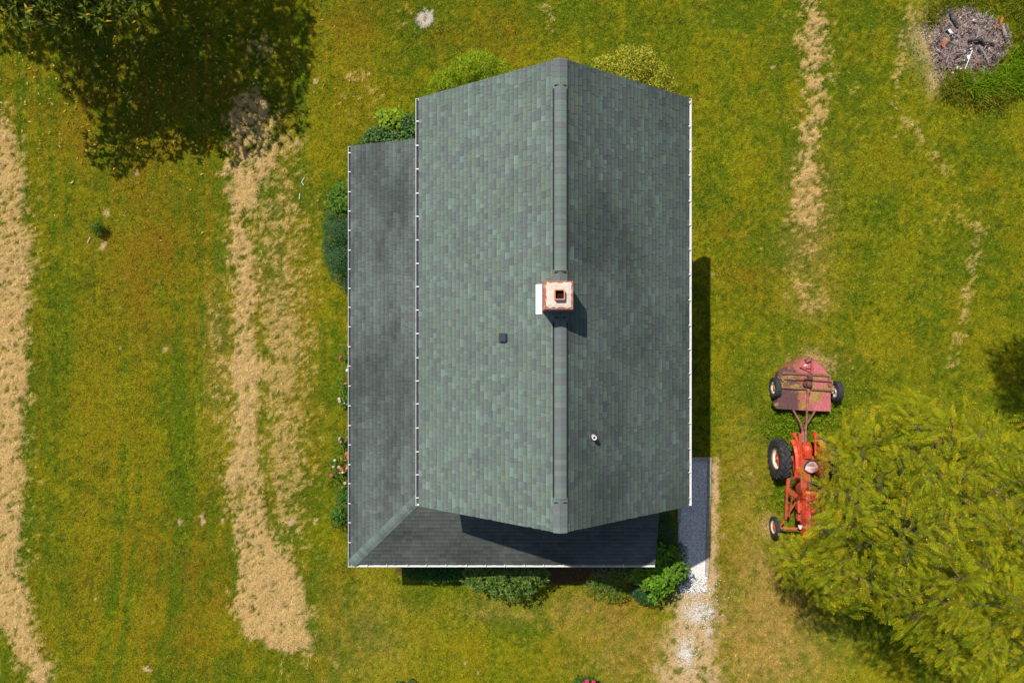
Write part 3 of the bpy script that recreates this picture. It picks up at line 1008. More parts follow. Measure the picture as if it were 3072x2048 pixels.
for c in range(ncr):
    z = cz1 - BH / 2 - c * BH
    grow = 0.012 if c in (1, 2) else 0.0
    W_, H_ = cx1 - cx0 + 2 * grow, cy1 - cy0 + 2 * grow
    xc, yc = (cx0 + cx1) / 2, (cy0 + cy1) / 2
    for s in (-1, 1):
        if c % 2 == 0:
            for k in range(3):
                link_mesh("brick", bxm, None, chim, (xc + (k - 1) * (W_ / 3) - coff[0], yc + s * (H_ / 2 - BW / 2) - coff[1], z - coff[2] + random.uniform(-0.001, 0.001)))
            for k in range(2):
                link_mesh("brick", bym, None, chim, (xc + s * (W_ / 2 - BW / 2) - coff[0], yc + (k - 0.5) * 0.207 - coff[1], z - coff[2]))
        else:
            for k in range(3):
                link_mesh("brick", bym, None, chim, (xc + s * (W_ / 2 - BW / 2) - coff[0], yc + (k - 1) * (H_ / 3) - coff[1], z - coff[2]))
            for k in range(2):
                link_mesh("brick", bxm, None, chim, (xc + (k - 0.5) * 0.207 - coff[0], yc + s * (H_ / 2 - BW / 2) - coff[1], z - coff[2]))
# ragged mortar wash
cr = MB()
n = 44
ring0, ring1 = [], []
xc, yc = (cx0 + cx1) / 2, (cy0 + cy1) / 2
for k in range(n):
    t = 2 * math.pi * k / n
    c, s = math.cos(t), math.sin(t)
    r = 1.0 / max(abs(c), abs(s))
    q = 0.268 + random.uniform(-0.016, 0.014)
    ring0.append((xc + c * r * q, yc + s * r * q, cz1 + 0.002))
    q2 = 0.195
    ring1.append((xc + c * min(r, 1.3) * q2, yc + s * min(r, 1.3) * q2, cz1 + 0.032 + random.uniform(-0.003, 0.003)))
vs = ring0 + [(a, b, cz1 + 0.016 + random.uniform(-0.002, 0.002)) for a, b, _ in ring0] + ring1 + [(xc, yc, cz1 + 0.040)]
fs = []
for k in range(n):
    k2 = (k + 1) % n
    fs += [(k, k2, n + k2, n + k), (n + k, n + k2, 2 * n + k2, 2 * n + k), (2 * n + k, 2 * n + k2, 3 * n)]
cr.add(vs, fs).build("mortar_crown", m_crown, chim)


def rsq(h, r, n=5):
    pts = []
    for (sx, sy, a0) in ((1, 1, 0), (-1, 1, 90), (-1, -1, 180), (1, -1, 270)):
        for i in range(n):
            a = math.radians(a0 + 90 * i / (n - 1))
            pts.append((sx * (h - r) + r * math.cos(a), sy * (h - r) + r * math.sin(a)))
    return pts


fxc, fyc = xc + 0.012, yc + 0.005
o1, i1 = rsq(0.112, 0.03), rsq(0.088, 0.022)
k = len(o1)
zt = cz1 + 0.155
vs = [(fxc + a, fyc + b, cz1 + 0.02) for a, b in o1] + [(fxc + a, fyc + b, zt) for a, b in o1] + [(fxc + a, fyc + b, zt) for a, b in i1] + [(fxc + a, fyc + b, cz1 - 0.35) for a, b in i1]
fs = []
for r in range(3):
    for i in range(k):
        j = (i + 1) % k
        fs.append((r * k + i, r * k + j, (r + 1) * k + j, (r + 1) * k + i))
fl = MB().add(vs, fs).build("flue", m_clay, chim)
vs = [(fxc + a * 0.985, fyc + b * 0.985, zt - 0.035) for a, b in i1] + [(fxc + a * 0.985, fyc + b * 0.985, cz1 + 0.045) for a, b in i1]
MB().add(vs, [(i, (i + 1) % k, k + (i + 1) % k, k + i) for i in range(k)] + [tuple(k + i for i in range(k))]).build("soot_lining", m_soot, fl)
# step flashing on the sunny side
zf = lambda xx: RIDGE_Z - slope * abs(xx - RIDGE_X)
a0, a1 = cx0 - 0.14, cx0 + 0.0
MB().add([(a0, cy0 - 0.06, zf(a0) + 0.014), (a1, cy0 - 0.06, zf(a1) + 0.014), (a1, cy1 + 0.02, zf(a1) + 0.014), (a0, cy1 + 0.02, zf(a0) + 0.014),
          (a0, cy0 - 0.06, zf(a0) + 0.020), (a1, cy0 - 0.06, zf(a1) + 0.020), (a1, cy1 + 0.02, zf(a1) + 0.020), (a0, cy1 + 0.02, zf(a0) + 0.020)],
         [(0, 3, 2, 1), (4, 5, 6, 7), (0, 1, 5, 4), (1, 2, 6, 5), (2, 3, 7, 6), (3, 0, 4, 7)]).build("flashing", m_flash, chim)

# ---- square attic vent on the sunny slope and white plumbing pipe on the far slope
vx, vy = P(1509, 1014, 7.9)[:2]
vent = MB()
R = Matrix.Rotation(-math.atan(slope), 3, 'Y')
vz = zf(vx)
vent.box((vx, vy, vz + 0.012), (0.24, 0.23, 0.012), R)
vent.box((vx + 0.01, vy, vz + 0.055), (0.20, 0.19, 0.09), R, taper=0.9)
vent.build("attic_vent", mat("vent_plastic", (0.040, 0.042, 0.060), 0.5, noise=(8, 0.1)), roof, bevel=0.008)
px_, py_ = P(1775, 1303, 8.0)[:2]
pz = zf(px_)
pv = MB()
pv.lathe([(-0.1, 0.052), (0.26, 0.052), (0.26, 0.036), (-0.05, 0.036)], (px_, py_, pz), 'z', 20)
pipe = pv.build("vent_pipe", mat("white_plastic_pipe", (0.82, 0.81, 0.79), 0.4), roof, smooth=False)
MB().lathe([(-0.10, 0.035), (0.10, 0.035)], (px_, py_, pz + 0.05), 'z', 16, False).build("pipe_inside", mat("pipe_inside", (0.12, 0.07, 0.03), 0.8), pipe)
R2 = Matrix.Rotation(math.atan(slope), 3, 'Y')
MB().box((px_ + 0.03, py_ + 0.01, zf(px_ + 0.03) + 0.012), (0.22, 0.24, 0.008), R2).build("pipe_flashing", mat("rubber_boot", (0.05, 0.05, 0.055), 0.8), pipe)

# ------------------------------------------------------------------ foliage helpers
def frames(d, nrm):
    d = d / np.linalg.norm(d, axis=1, keepdims=True)
    s = np.cross(nrm, d)
    s /= np.linalg.norm(s, axis=1, keepdims=True) + 1e-9
    u = np.cross(d, s)
    return d, s, u


def leaf_arrays(p, d, nrm, L, W, fold=0.12, droop=0.15):
    """kite leaves with a folded midrib and a drooping tip: 6 verts, 4 triangles-as-quads"""
    d, s, u = frames(d, nrm)
    n = len(p)
    L = L[:, None]; W = W[:, None]
    V = np.empty((n, 6, 3))
    V[:, 0] = p
    V[:, 1] = p + d * L * 0.42 + s * W * 0.5 + u * W * fold
    V[:, 2] = p + d * L * 0.42 - s * W * 0.5 + u * W * fold
    V[:, 3] = p + d * L * 0.5
    V[:, 4] = p + d * L - u * L * droop
    V[:, 5] = p + d * L * 0.5
    Fq = np.array([(0, 3, 1), (0, 2, 3), (1, 3, 4), (3, 2, 4)])
    F = (np.arange(n)[:, None, None] * 6 + Fq[None]).reshape(-1, 3)
    return V.reshape(-1, 3), F


def palette_cols(n, pal, jitter=0.25):
    pal = np.array(pal)
    k = rng.integers(0, len(pal), n)
    return pal[k] * rng.uniform(1 - jitter, 1 + jitter, (n, 1)) * rng.uniform(0.93, 1.07, (n, 3))


def unit_dirs(n, up=0.0):
    v = rng.normal(size=(n, 3))
    v /= np.linalg.norm(v, axis=1, keepdims=True)
    v[:, 2] += up
    v /= np.linalg.norm(v, axis=1, keepdims=True)
    return v


m_leaf = leaf_mat("leaf", 0.6, 0.18, 0.10)
m_gloss = leaf_mat("glossy_leaf", 0.42, 0.18, 0.35)
m_bark = mat("bark", (0.13, 0.10, 0.075), 0.9, noise=(9, 0.35), bump=(25, 0.6, 0.02), coords='World')
m_stem = mat("green_stem", (0.10, 0.12, 0.03), 0.7, noise=(9, 0.2))
m_twig = mat("grey_twig", (0.24, 0.20, 0.18), 0.8, noise=(9, 0.25))


def shrub(name, label, cat, clumps, n, L, W, pal, material=None, group=None, up=0.5, fold=0.12, droop=0.15, tuft=0, stem=None, shell=0.55):
    """clumps: (x, y, z, rx, ry, rz) ellipsoids filled with leaves (mostly near the surface)"""
    base = (np.mean([c[0] for c in clumps]), np.mean([c[1] for c in clumps]), 0.0)
    root = empty(name, base, label, cat, group)
    vol = np.array([c[3] * c[4] + c[3] * c[5] for c in clumps]); vol = vol / vol.sum()
    ps, ns_ = [], []
    for c, w in zip(clumps, vol):
        k = max(6, int(n * w))
        if tuft:
            k = max(2, k // tuft)
        q = unit_dirs(k, 0.35)
        r = shell + (1 - shell) * rng.random((k, 1)) ** 0.6
        pts = np.array(c[:3]) + q * r * np.array(c[3:6])
        if tuft:
            pts = np.repeat(pts, tuft, axis=0); q = np.repeat(q, tuft, axis=0)
        ps.append(pts); ns_.append(q)
    p = np.concatenate(ps); q = np.concatenate(ns_)
    keep = p[:, 2] > 0.03
    p, q = p[keep], q[keep]
    m = len(p)
    nrm = q * 0.6 + np.array([0, 0, up]) + rng.normal(size=(m, 3)) * 0.35
    nrm /= np.linalg.norm(nrm, axis=1, keepdims=True)
    d = rng.normal(size=(m, 3)) + q * 0.5
    d -= nrm * (d * nrm).sum(1, keepdims=True) * 0.85
    Ls = rng.uniform(0.7, 1.2, m) * L
    V, F = leaf_arrays(p, d, nrm, Ls, Ls * (W / L), fold, droop)
    C = np.repeat(palette_cols(m, pal), 6, axis=0)
    link_mesh("foliage", arrays_mesh("foliage", V - np.array(base), F, C), material or m_leaf, root)
    st = MB()
    for c in clumps:
        st.tube([(base[0] + (c[0] - base[0]) * 0.3, base[1] + (c[1] - base[1]) * 0.3, 0.0), (c[0], c[1], c[2])], [0.022, 0.008], 5)
        for _ in range(3):
            a = unit_dirs(1, 0.5)[0]
            st.tube([(c[0], c[1], c[2]), (c[0] + a[0] * c[3] * 0.8, c[1] + a[1] * c[4] * 0.8, c[2] + a[2] * c[5] * 0.8)], [0.008, 0.003], 4)
    st.build("stem", stem or m_twig, root)
    return root


def cl(px, py, z, r, ry=None, rz=None):
    a = P(px, py, z)
    return (a[0], a[1], z, r, ry or r, rz or r)


# ------------------------------------------------------------------ trees
def limb_path(a, b, wob=0.25, n=5):
    a, b = np.array(a, float), np.array(b, float)
    out = []
    for i in range(n):
        t = i / (n - 1)
        p = a + (b - a) * t
        p[2] += math.sin(t * math.pi) * 0.12 * np.linalg.norm(b - a)
        if 0 < i < n - 1:
            p += rng.normal(size=3) * wob * 0.3
        out.append(tuple(p))
    return out


# locust: pinnate fronds
def frond_template(npair=6):
    V, F = [], []
    def add(p, d, L, W, lift):
        d = np.array(d, float); d /= np.linalg.norm(d)
        s = np.cross([0, 0, 1.0], d)
        b = len(V)
        p = np.array(p, float)
        V.extend([p, p + d * L * 0.45 + s * W / 2 + [0, 0, lift], p + d * L + [0, 0, -0.1 * L], p + d * L * 0.45 - s * W / 2 + [0, 0, lift]])
        F.append((b, b + 3, b + 2, b + 1))
    for i in range(npair):
        t = 0.22 + 0.72 * i / (npair - 1)
        sz = 0.20 * (0.75 + 0.5 * math.sin(t * math.pi * 0.9))
        z = -0.16 * t * t
        for s in (-1, 1):
            add((t, 0, z), (0.35, s, -0.12), sz, 0.072, 0.008)
    add((0.97, 0, -0.16), (1, 0, -0.2), 0.19, 0.075, 0.008)
    b = len(V)
    V.extend([np.array((0, -0.006, 0.0)), np.array((0, 0.006, 0)), np.array((0.97, 0.004, -0.15)), np.array((0.97, -0.004, -0.15))])
    F.append((b, b + 1, b + 2, b + 3))
    return np.array(V), np.array(F)


FR_V, FR_F = frond_template()


def fronds(p, d, nrm, L, col):
    d, s, u = frames(d, nrm)
    n, k = len(p), len(FR_V)
    L = L[:, None, None]
    V = p[:, None, :] + L * (FR_V[None, :, 0:1] * d[:, None, :] + FR_V[None, :, 1:2] * s[:, None, :] + FR_V[None, :, 2:3] * u[:, None, :])
    F = (np.arange(n)[:, None, None] * k + FR_F[None]).reshape(-1, 4)
    C = np.repeat(col, k, axis=0).reshape(n, k, 3)
    leaflet = np.repeat(rng.random((n, (k + 3) // 4)), 4, axis=1)[:, :k]
    C = np.where((leaflet < 0.03)[..., None], np.array([0.70, 0.46, 0.015]), C)
    return V.reshape(-1, 3), F, C.reshape(-1, 3)


def inside_poly(x, y, poly):
    r = False
    j = len(poly) - 1
    for i in range(len(poly)):
        xi, yi = poly[i]; xj, yj = poly[j]
        if (yi > y) != (yj > y) and x < (xj - xi) * (y - yi) / (yj - yi) + xi:
            r = not r
        j = i
    return r


LOC_PAL = 1.45 * np.array([[0.150, 0.170, 0.008], [0.185, 0.190, 0.010], [0.120, 0.150, 0.008], [0.215, 0.200, 0.010], [0.165, 0.195, 0.012], [0.100, 0.125, 0.008], [0.26, 0.21, 0.01]]) * np.array([1.03, 1.04, 0.45])


def locust(label, trunk, clumps, nf, seed, group=None):
    base = np.array([trunk[0], trunk[1], 0.0])
    root = empty("locust_tree", tuple(base), label, "tree", group)
    P_, D_, N_ = [], [], []
    w = np.array([c[3] ** 2 for c in clumps]); w /= w.sum()
    for c, q in zip(clumps, w):
        k = int(nf * q) + 1
        dr_ = unit_dirs(k, 0.55)
        r = 0.35 + 0.65 * rng.random((k, 1)) ** 0.6
        pts = np.array(c[:3]) + dr_ * r * np.array([c[3], c[3], c[3] * 0.75])
        out = dr_.copy(); out[:, 2] *= 0.35
        way = rng.normal(size=3) * np.array([0.75, 0.75, 0.0]) + np.array([-0.35, -0.1, 0.0])
        d = out * 0.8 + way + rng.normal(size=(k, 3)) * 0.25
        d[:, 2] -= 0.12
        tilt = rng.normal(size=3) * np.array([0.42, 0.42, 0.0])          # each spray hangs its own way
        nrm = np.array([0, 0, 1.0]) + tilt + rng.normal(size=(k, 3)) * 0.50 + dr_ * 0.45
        P_.append(pts); D_.append(d); N_.append(nrm)
    p, d, nrm = np.concatenate(P_), np.concatenate(D_), np.concatenate(N_)
    nrm /= np.linalg.norm(nrm, axis=1, keepdims=True)
    m = len(p)
    V, F, C = fronds(p, d, nrm, rng.uniform(0.19, 0.32, m), palette_cols(m, LOC_PAL, 0.45))
    link_mesh("crown", arrays_mesh("crown", V - base, F, C), m_leaf, root)
    tr = MB()
    fork = (trunk[0], trunk[1], 2.2)
    tr.tube([(trunk[0], trunk[1], -0.05), (trunk[0] + 0.05, trunk[1], 1.1), fork], [0.24, 0.19, 0.17], 12)
    main = []
    k = 7
    for i in range(k):
        a = 2 * math.pi * i / k
        rr = np.mean([math.hypot(c[0] - trunk[0], c[1] - trunk[1]) for c in clumps]) * 0.8
        e = (trunk[0] + rr * math.cos(a), trunk[1] + rr * math.sin(a), 3.7)
        if not any((c[0] - e[0]) ** 2 + (c[1] - e[1]) ** 2 < 2.2 for c in clumps):
            continue
        tr.tube(limb_path(fork, e), [0.12, 0.085, 0.065, 0.05, 0.035], 8)
        main.append(np.array(e))
    main.append(np.array(fork))
    for c in clumps:
        e = np.array(c[:3])
        s_ = min(main, key=lambda q: np.linalg.norm(q - e))
        tr.tube(limb_path(s_, e, 0.2), [0.035, 0.026, 0.019, 0.014, 0.009], 6)
        for _ in range(3):
            a = unit_dirs(1, 0.3)[0] * c[3] * 0.85
            tr.tube([tuple(e), tuple(e + a * 0.5 + [0, 0, 0.02]), tuple(e + a * 0.9)], [0.009, 0.006, 0.003], 5)
    tr.build("trunk", m_bark, root, smooth=True)
    return root


POLY = [(2360, 1700), (2380, 1650), (2440, 1625), (2480, 1580), (2475, 1500), (2478, 1430), (2495, 1365), (2545, 1305), (2650, 1235), (2710, 1195), (2790, 1195),
        (2850, 1235), (2950, 1290), (3040, 1340), (3200, 1300), (3330, 1450), (3330, 1880), (3180, 1990), (3060, 1985), (2950, 2000), (2880, 1990),
        (2800, 1950), (2730, 1890), (2650, 1810), (2560, 1790), (2490, 1790), (2425, 1750)]
clumps = []
tries = 0
while len(clumps) < 185 and tries < 20000:
    tries += 1
    a, b = random.uniform(2350, 3330), random.uniform(1190, 2000)
    if not inside_poly(a, b, POLY):
        continue
    q = min(1.0, math.hypot((a - 2880) / 560, (b - 1620) / 430))
    z = 3.0 + 4.6 * math.sqrt(max(0, 1 - q * q)) + random.uniform(-1.5, 0.7)
    w_ = P(a, b, z)
    r = random.uniform(0.34, 0.62)
    if any((w_[0] - c[0]) ** 2 + (w_[1] - c[1]) ** 2 + (w_[2] - c[2]) ** 2 < (0.78) ** 2 for c in clumps):
        continue
    clumps.append((w_[0], w_[1], z, r))
# sprays reaching over the tractor and along the left fringe
for (a, b, z, r) in ((2372, 1640, 2.7, 0.26), (2400, 1665, 2.9, 0.4), (2440, 1610, 3.0, 0.25), (2440, 1650, 3.2, 0.4), (2352, 1548, 2.7, 0.12), (2392, 1432, 2.9, 0.10), (2415, 1440, 3.0, 0.12),
                     (2478, 1345, 3.2, 0.3), (2462, 1385, 3.2, 0.22), (2395, 1720, 2.7, 0.35), (2440, 1752, 2.8, 0.35), (2600, 1230, 3.2, 0.3), (2540, 1265, 3.1, 0.3), (2345, 1660, 2.6, 0.16), (2485, 1530, 3.2, 0.4), (2470, 1460, 3.2, 0.25), (2488, 1385, 3.2, 0.26), (2495, 1330, 3.2, 0.3)):
    w_ = P(a, b, z)
    clumps.append((w_[0], w_[1], z, r))
for c in [q_ for q_ in clumps if q_[2] > 4.6 and q_[0] > 11.2][:75]:            # shaded inner sprays under the outer ones
    clumps.append((c[0] + random.uniform(0.1, 0.8), c[1] + random.uniform(-0.4, 0.4), c[2] - random.uniform(1.2, 2.0), random.uniform(0.35, 0.55)))
locust("yellow green locust tree spreading over the red tractor", (13.2, -6.2), clumps, 15500, 1)

clumps2 = []
for _ in range(16):
    a = unit_dirs(1, 0.2)[0]
    clumps2.append((16.0 + a[0] * 1.1, 2.0 + a[1] * 1.3, 6.6 + a[2] * 0.9, random.uniform(0.5, 0.8)))
locust("locust tree at the right edge casting shade onto the lawn", (19.8, 3.2), clumps2, 2300, 2)

# shade tree at the far left corner: long simple leaves
SH_PAL = 1.25 * np.array([[0.075, 0.105, 0.008], [0.060, 0.085, 0.006], [0.095, 0.120, 0.010], [0.110, 0.125, 0.010], [0.045, 0.065, 0.006]])
tbase = np.array([-15.2, 17.2, 0.0])
root = empty("shade_tree", tuple(tbase), "big shade tree reaching in over the upper left corner of lawn", "tree")
cls = []
for _ in range(95):
    a = unit_dirs(1, 0.0)[0]
    r = random.uniform(0.55, 1.0)
    cls.append((-16.4 + a[0] * 6.0 * r, 17.8 + a[1] * 5.8 * r, 8.0 + a[2] * 4.6 * r, random.uniform(0.8, 1.35)))
for (a, b, z, r) in ((30, -60, 4.2, 1.0), (130, 0, 4.0, 0.75), (230, 10, 4.0, 0.8), (330, -10, 4.0, 0.75), (400, -40, 4.3, 0.7), (60, -10, 3.8, 0.7), (290, 45, 3.7, 0.5), (170, 40, 3.6, 0.45),
                     (-60, 20, 4.4, 0.9), (110, 45, 4.6, 0.5), (200, 50, 4.6, 0.55), (300, 35, 4.8, 0.55), (380, 15, 4.8, 0.5), (250, 75, 3.8, 0.3), (350, 60, 3.9, 0.3), (40, 40, 4.6, 0.5), (470, -110, 5.0, 0.9), (350, -140, 5.0, 1.0), (150, -150, 5.0, 1.1), (-160, -20, 5.0, 1.2)):
    w_ = P(a, b, z); cls.append((w_[0], w_[1], z, r))
# boughs whose shade makes the long lobes on the grass
for (sx, sy, z, r) in ((872, 55, 9.0, 0.9), (862, 140, 8.5, 0.9), (850, 250, 8.0, 0.9), (890, 190, 7.5, 0.55), (880, 100, 8.0, 0.8), (900, 40, 7.6, 0.55), (840, 200, 8.0, 0.8), (840, 300, 7.5, 0.55), (650, 380, 7.0, 0.9), (640, 300, 7.5, 1.1), (560, 350, 6.5, 0.7),
                       (700, 230, 8.0, 1.2), (520, 250, 7.0, 1.1), (430, 300, 6.2, 0.6), (400, 200, 6.5, 1.1), (760, 100, 9.0, 1.3), (600, 130, 8.5, 1.4), (300, 170, 6.0, 1.0), (150, 150, 6.0, 0.8), (100, 90, 6.0, 0.9),
                       (450, 130, 8.0, 1.3), (230, 100, 7.0, 1.1), (790, 40, 9.5, 1.0), (700, 20, 9.5, 1.4), (40, 120, 6.0, 0.6), (620, 420, 6.4, 0.45), (690, 420, 6.8, 0.35), (440, 360, 6.0, 0.3)):
    g = P(sx, sy, 0)
    k = z / math.tan(SUN_EL)
    cls.append((g[0] - SHX * k, g[1] - SHY * k, z, r))
P_, D_, N_ = [], [], []
wgt = np.array([c[3] ** 2 for c in cls]); wgt /= wgt.sum()
for c, q in zip(cls, wgt):
    k = int(9300 * q) + 1
    dr_ = unit_dirs(k, 0.3)
    pts = np.array(c[:3]) + dr_ * (0.35 + 0.65 * rng.random((k, 1)) ** 0.5) * np.array([c[3], c[3], c[3] * 0.65])
    for _ in range(7):
        P_.append(pts + rng.normal(size=pts.shape) * 0.03)
        d = dr_ * 0.4 + rng.normal(size=(k, 3)) * 0.6
        d[:, 2] -= 0.15
        D_.append(d)
        N_.append(np.array([0, 0, 1.0]) + rng.normal(size=(k, 3)) * 0.4)
p, d, nrm = np.concatenate(P_), np.concatenate(D_), np.concatenate(N_)
nrm /= np.linalg.norm(nrm, axis=1, keepdims=True)
m = len(p)
Ls = rng.uniform(0.15, 0.27, m)
C = palette_cols(m, SH_PAL, 0.3)
yl = rng.random(m) < 0.05
C[yl] = np.array([0.42, 0.26, 0.02])
V, F = leaf_arrays(p, d, nrm, Ls, Ls * 0.34, 0.12, 0.12)
link_mesh("crown", arrays_mesh("crown", V - tbase, F, np.repeat(C, 6, axis=0)), m_leaf, root)
tr = MB()
tr.tube([tuple(tbase + [0, 0, -0.05]), tuple(tbase + [0.1, 0, 1.5]), tuple(tbase + [0, 0, 3.2]), tuple(tbase + [0, 0.1, 7.5])], [0.46, 0.36, 0.32, 0.16], 14)
mains = []
for i in range(9):
    a = 2 * math.pi * i / 9
    e = tbase + np.array([4.6 * math.cos(a), 4.2 * math.sin(a), 6.2])
    tr.tube(limb_path(tbase + np.array([0, 0, 3.0 + 0.3 * (i % 3)]), e, 0.5), [0.2, 0.15, 0.12, 0.09, 0.06], 8)
    mains.append(e)
for c in cls:
    e = np.array(c[:3]); s_ = min(mains, key=lambda q: np.linalg.norm(q - e))
    tr.tube(limb_path(s_, e, 0.3), [0.06, 0.045, 0.035, 0.025, 0.012], 6)
tr.build("trunk", m_bark, root, smooth=True)

# fallen leaves under it
n = 800
fx2 = rng.normal(lx(420), 3.2, n); fy2 = rng.normal(ly(190), 2.0, n)
zz = at_field(HUMP, fx2, fy2) + 0.035
d = rng.normal(size=(n, 3)); d[:, 2] *= 0.15
nr = np.array([0, 0, 1.0]) + rng.normal(size=(n, 3)) * 0.25
Ls = rng.uniform(0.09, 0.155, n)
V, F = leaf_arrays(np.stack([fx2, fy2, zz], 1), d, nr, Ls, Ls * 0.4)
C = palette_cols(n, [[0.55, 0.30, 0.03], [0.48, 0.36, 0.08], [0.38, 0.16, 0.02], [0.60, 0.40, 0.10]], 0.25)
o = link_mesh("fallen_leaves", arrays_mesh("fallen_leaves", V, F, np.repeat(C, 6, axis=0)), m_leaf)
tag(o, "yellow and brown fallen leaves scattered under the shade tree", "leaves", kind='stuff')
n = 160
fx2 = rng.normal(lx(2560), 2.2, n); fy2 = rng.normal(ly(1250), 1.8, n)
V, F = leaf_arrays(np.stack([fx2, fy2, at_field(HUMP, fx2, fy2) + 0.04], 1), rng.normal(size=(n, 3)) * [1, 1, 0.15], np.array([0, 0, 1.0]) + rng.normal(size=(n, 3)) * 0.2,
                   rng.uniform(0.05, 0.09, n), rng.uniform(0.02, 0.035, n))
C = palette_cols(n, [[0.60, 0.42, 0.03], [0.55, 0.36, 0.05]], 0.2)
o = link_mesh("fallen_leaves", arrays_mesh("fallen_leaves", V, F, np.repeat(C, 6, axis=0)), m_leaf)
tag(o, "small yellow leaflets scattered on the lawn by the mower", "leaves", kind='stuff')

# ------------------------------------------------------------------ shrubs round the house
LIME = [[0.22, 0.33, 0.010], [0.28, 0.37, 0.012], [0.16, 0.27, 0.010], [0.34, 0.38, 0.015]]
GOLD = [[0.32, 0.30, 0.012], [0.42, 0.37, 0.03], [0.20, 0.22, 0.010], [0.12, 0.14, 0.008], [0.40, 0.38, 0.05]]
MID = [[0.060, 0.140, 0.012], [0.080, 0.170, 0.014], [0.050, 0.110, 0.012], [0.11, 0.20, 0.015]]
DARK = [[0.022, 0.085, 0.020], [0.032, 0.110, 0.024], [0.016, 0.060, 0.016], [0.05, 0.125, 0.020]]
RHODO = [[0.080, 0.150, 0.012], [0.110, 0.190, 0.016], [0.050, 0.110, 0.010], [0.14, 0.21, 0.03]]

shrub("feathery_shrub", "feathery lime green shrub at the far gable wall, left of the peak", "shrub",
      [cl(1340, 250, 1.4, 0.50), cl(1395, 215, 1.6, 0.55), cl(1450, 200, 1.7, 0.50), cl(1500, 215, 1.5, 0.42), cl(1390, 265, 1.1, 0.6), cl(1460, 250, 1.2, 0.6), cl(1320, 275, 0.9, 0.45), cl(1425, 180, 0.8, 0.35)],
      11000, 0.15, 0.020, LIME, up=0.1, droop=0.0, tuft=5)
shrub("golden_shrub", "yellow green small leaved shrub at the far gable wall, right of the peak", "shrub",
      [cl(1820, 205, 1.1, 0.45), cl(1880, 180, 1.2, 0.5), cl(1930, 195, 1.3, 0.55), cl(1975, 225, 1.2, 0.45), cl(1890, 225, 1.3, 0.6), cl(2005, 262, 1.0, 0.32), cl(1960, 255, 1.2, 0.4), cl(1800, 195, 0.9, 0.3), cl(1935, 160, 1.0, 0.3)],
      6500, 0.085, 0.036, GOLD, m_leaf)
shrub("corner_shrub", "dense dark green shrub in the corner above the porch end", "shrub",
      [cl(1130, 420, 1.0, 0.45), cl(1170, 400, 1.1, 0.5), cl(1215, 390, 1.1, 0.5), cl(1245, 375, 1.0, 0.4), cl(1190, 430, 1.2, 0.5), cl(1240, 420, 1.2, 0.5), cl(1100, 432, 0.7, 0.25)],
      6500, 0.10, 0.05, MID + DARK, m_gloss, tuft=3)
shrub("grape_vine", "light green broad leaved vine sprouting on top of the corner shrub", "vine",
      [cl(1150, 348, 1.3, 0.2), cl(1185, 340, 1.4, 0.14), cl(1200, 350, 1.35, 0.18), cl(1165, 365, 1.45, 0.25), cl(1180, 375, 1.5, 0.22), cl(1145, 372, 1.2, 0.15)],
      190, 0.15, 0.14, [[0.17, 0.28, 0.012], [0.22, 0.31, 0.015], [0.14, 0.24, 0.012]], up=1.0)
shrub("boxwood_shrub", "round clipped dark evergreen shrub against the left porch gutter", "shrub",
      [cl(1010, 720, 0.9, 0.5), cl(1015, 780, 0.9, 0.5), cl(1000, 680, 0.8, 0.38), cl(1025, 820, 0.9, 0.42), cl(1040, 700, 1.1, 0.6), cl(1045, 780, 1.1, 0.6), cl(1050, 850, 0.8, 0.4), cl(995, 750, 0.8, 0.35), cl(1000, 645, 0.7, 0.28)],
      17000, 0.045, 0.026, DARK, m_gloss)
shrub("leafy_weed", "bright green jagged leaf plant growing above the dark boxwood", "plant",
      [cl(1010, 590, 1.0, 0.3), cl(1030, 575, 1.0, 0.3), cl(1020, 625, 1.2, 0.28), cl(1000, 605, 0.9, 0.22), cl(1040, 610, 1.1, 0.3), cl(1024, 560, 0.8, 0.18)],
      620, 0.17, 0.06, MID, tuft=4, up=0.9)

fl_cols = {'magenta': (0.72, 0.03, 0.22), 'red': (0.70, 0.06, 0.06), 'white': (0.85, 0.82, 0.70), 'pink': (0.80, 0.38, 0.45), 'orange': (0.85, 0.16, 0.02), 'coral': (0.80, 0.12, 0.05), 'blush': (0.85, 0.62, 0.62), 'hot': (0.72, 0.01, 0.16)}
fl_mats = {k: mat("petal_" + k, v, 0.6, noise=(14, 0.12)) for k, v in fl_cols.items()}
m_eye = mat("flower_eye", (0.16, 0.04, 0.02), 0.8)


def petal_mesh(r):
    m = MB()
    n = 12
    for ring, (rr, tilt, z) in enumerate(((1.0, -0.12, 0.0), (0.68, 0.2, 0.006))):
        for k in range(n):
            a = 2 * math.pi * (k + 0.5 * ring) / n
            c, s = math.cos(a), math.sin(a)
            w = r * rr * 0.27
            def q(t, side, zz):
                return (c * t * r * rr - s * side * w, s * t * r * rr + c * side * w, z + zz)
            m.add([q(0.12, 0, 0), q(0.6, 1, tilt * r * 0.4), q(1.0, 0, tilt * r), q(0.6, -1, tilt * r * 0.4)], [(0, 3, 2, 1)])
    return m


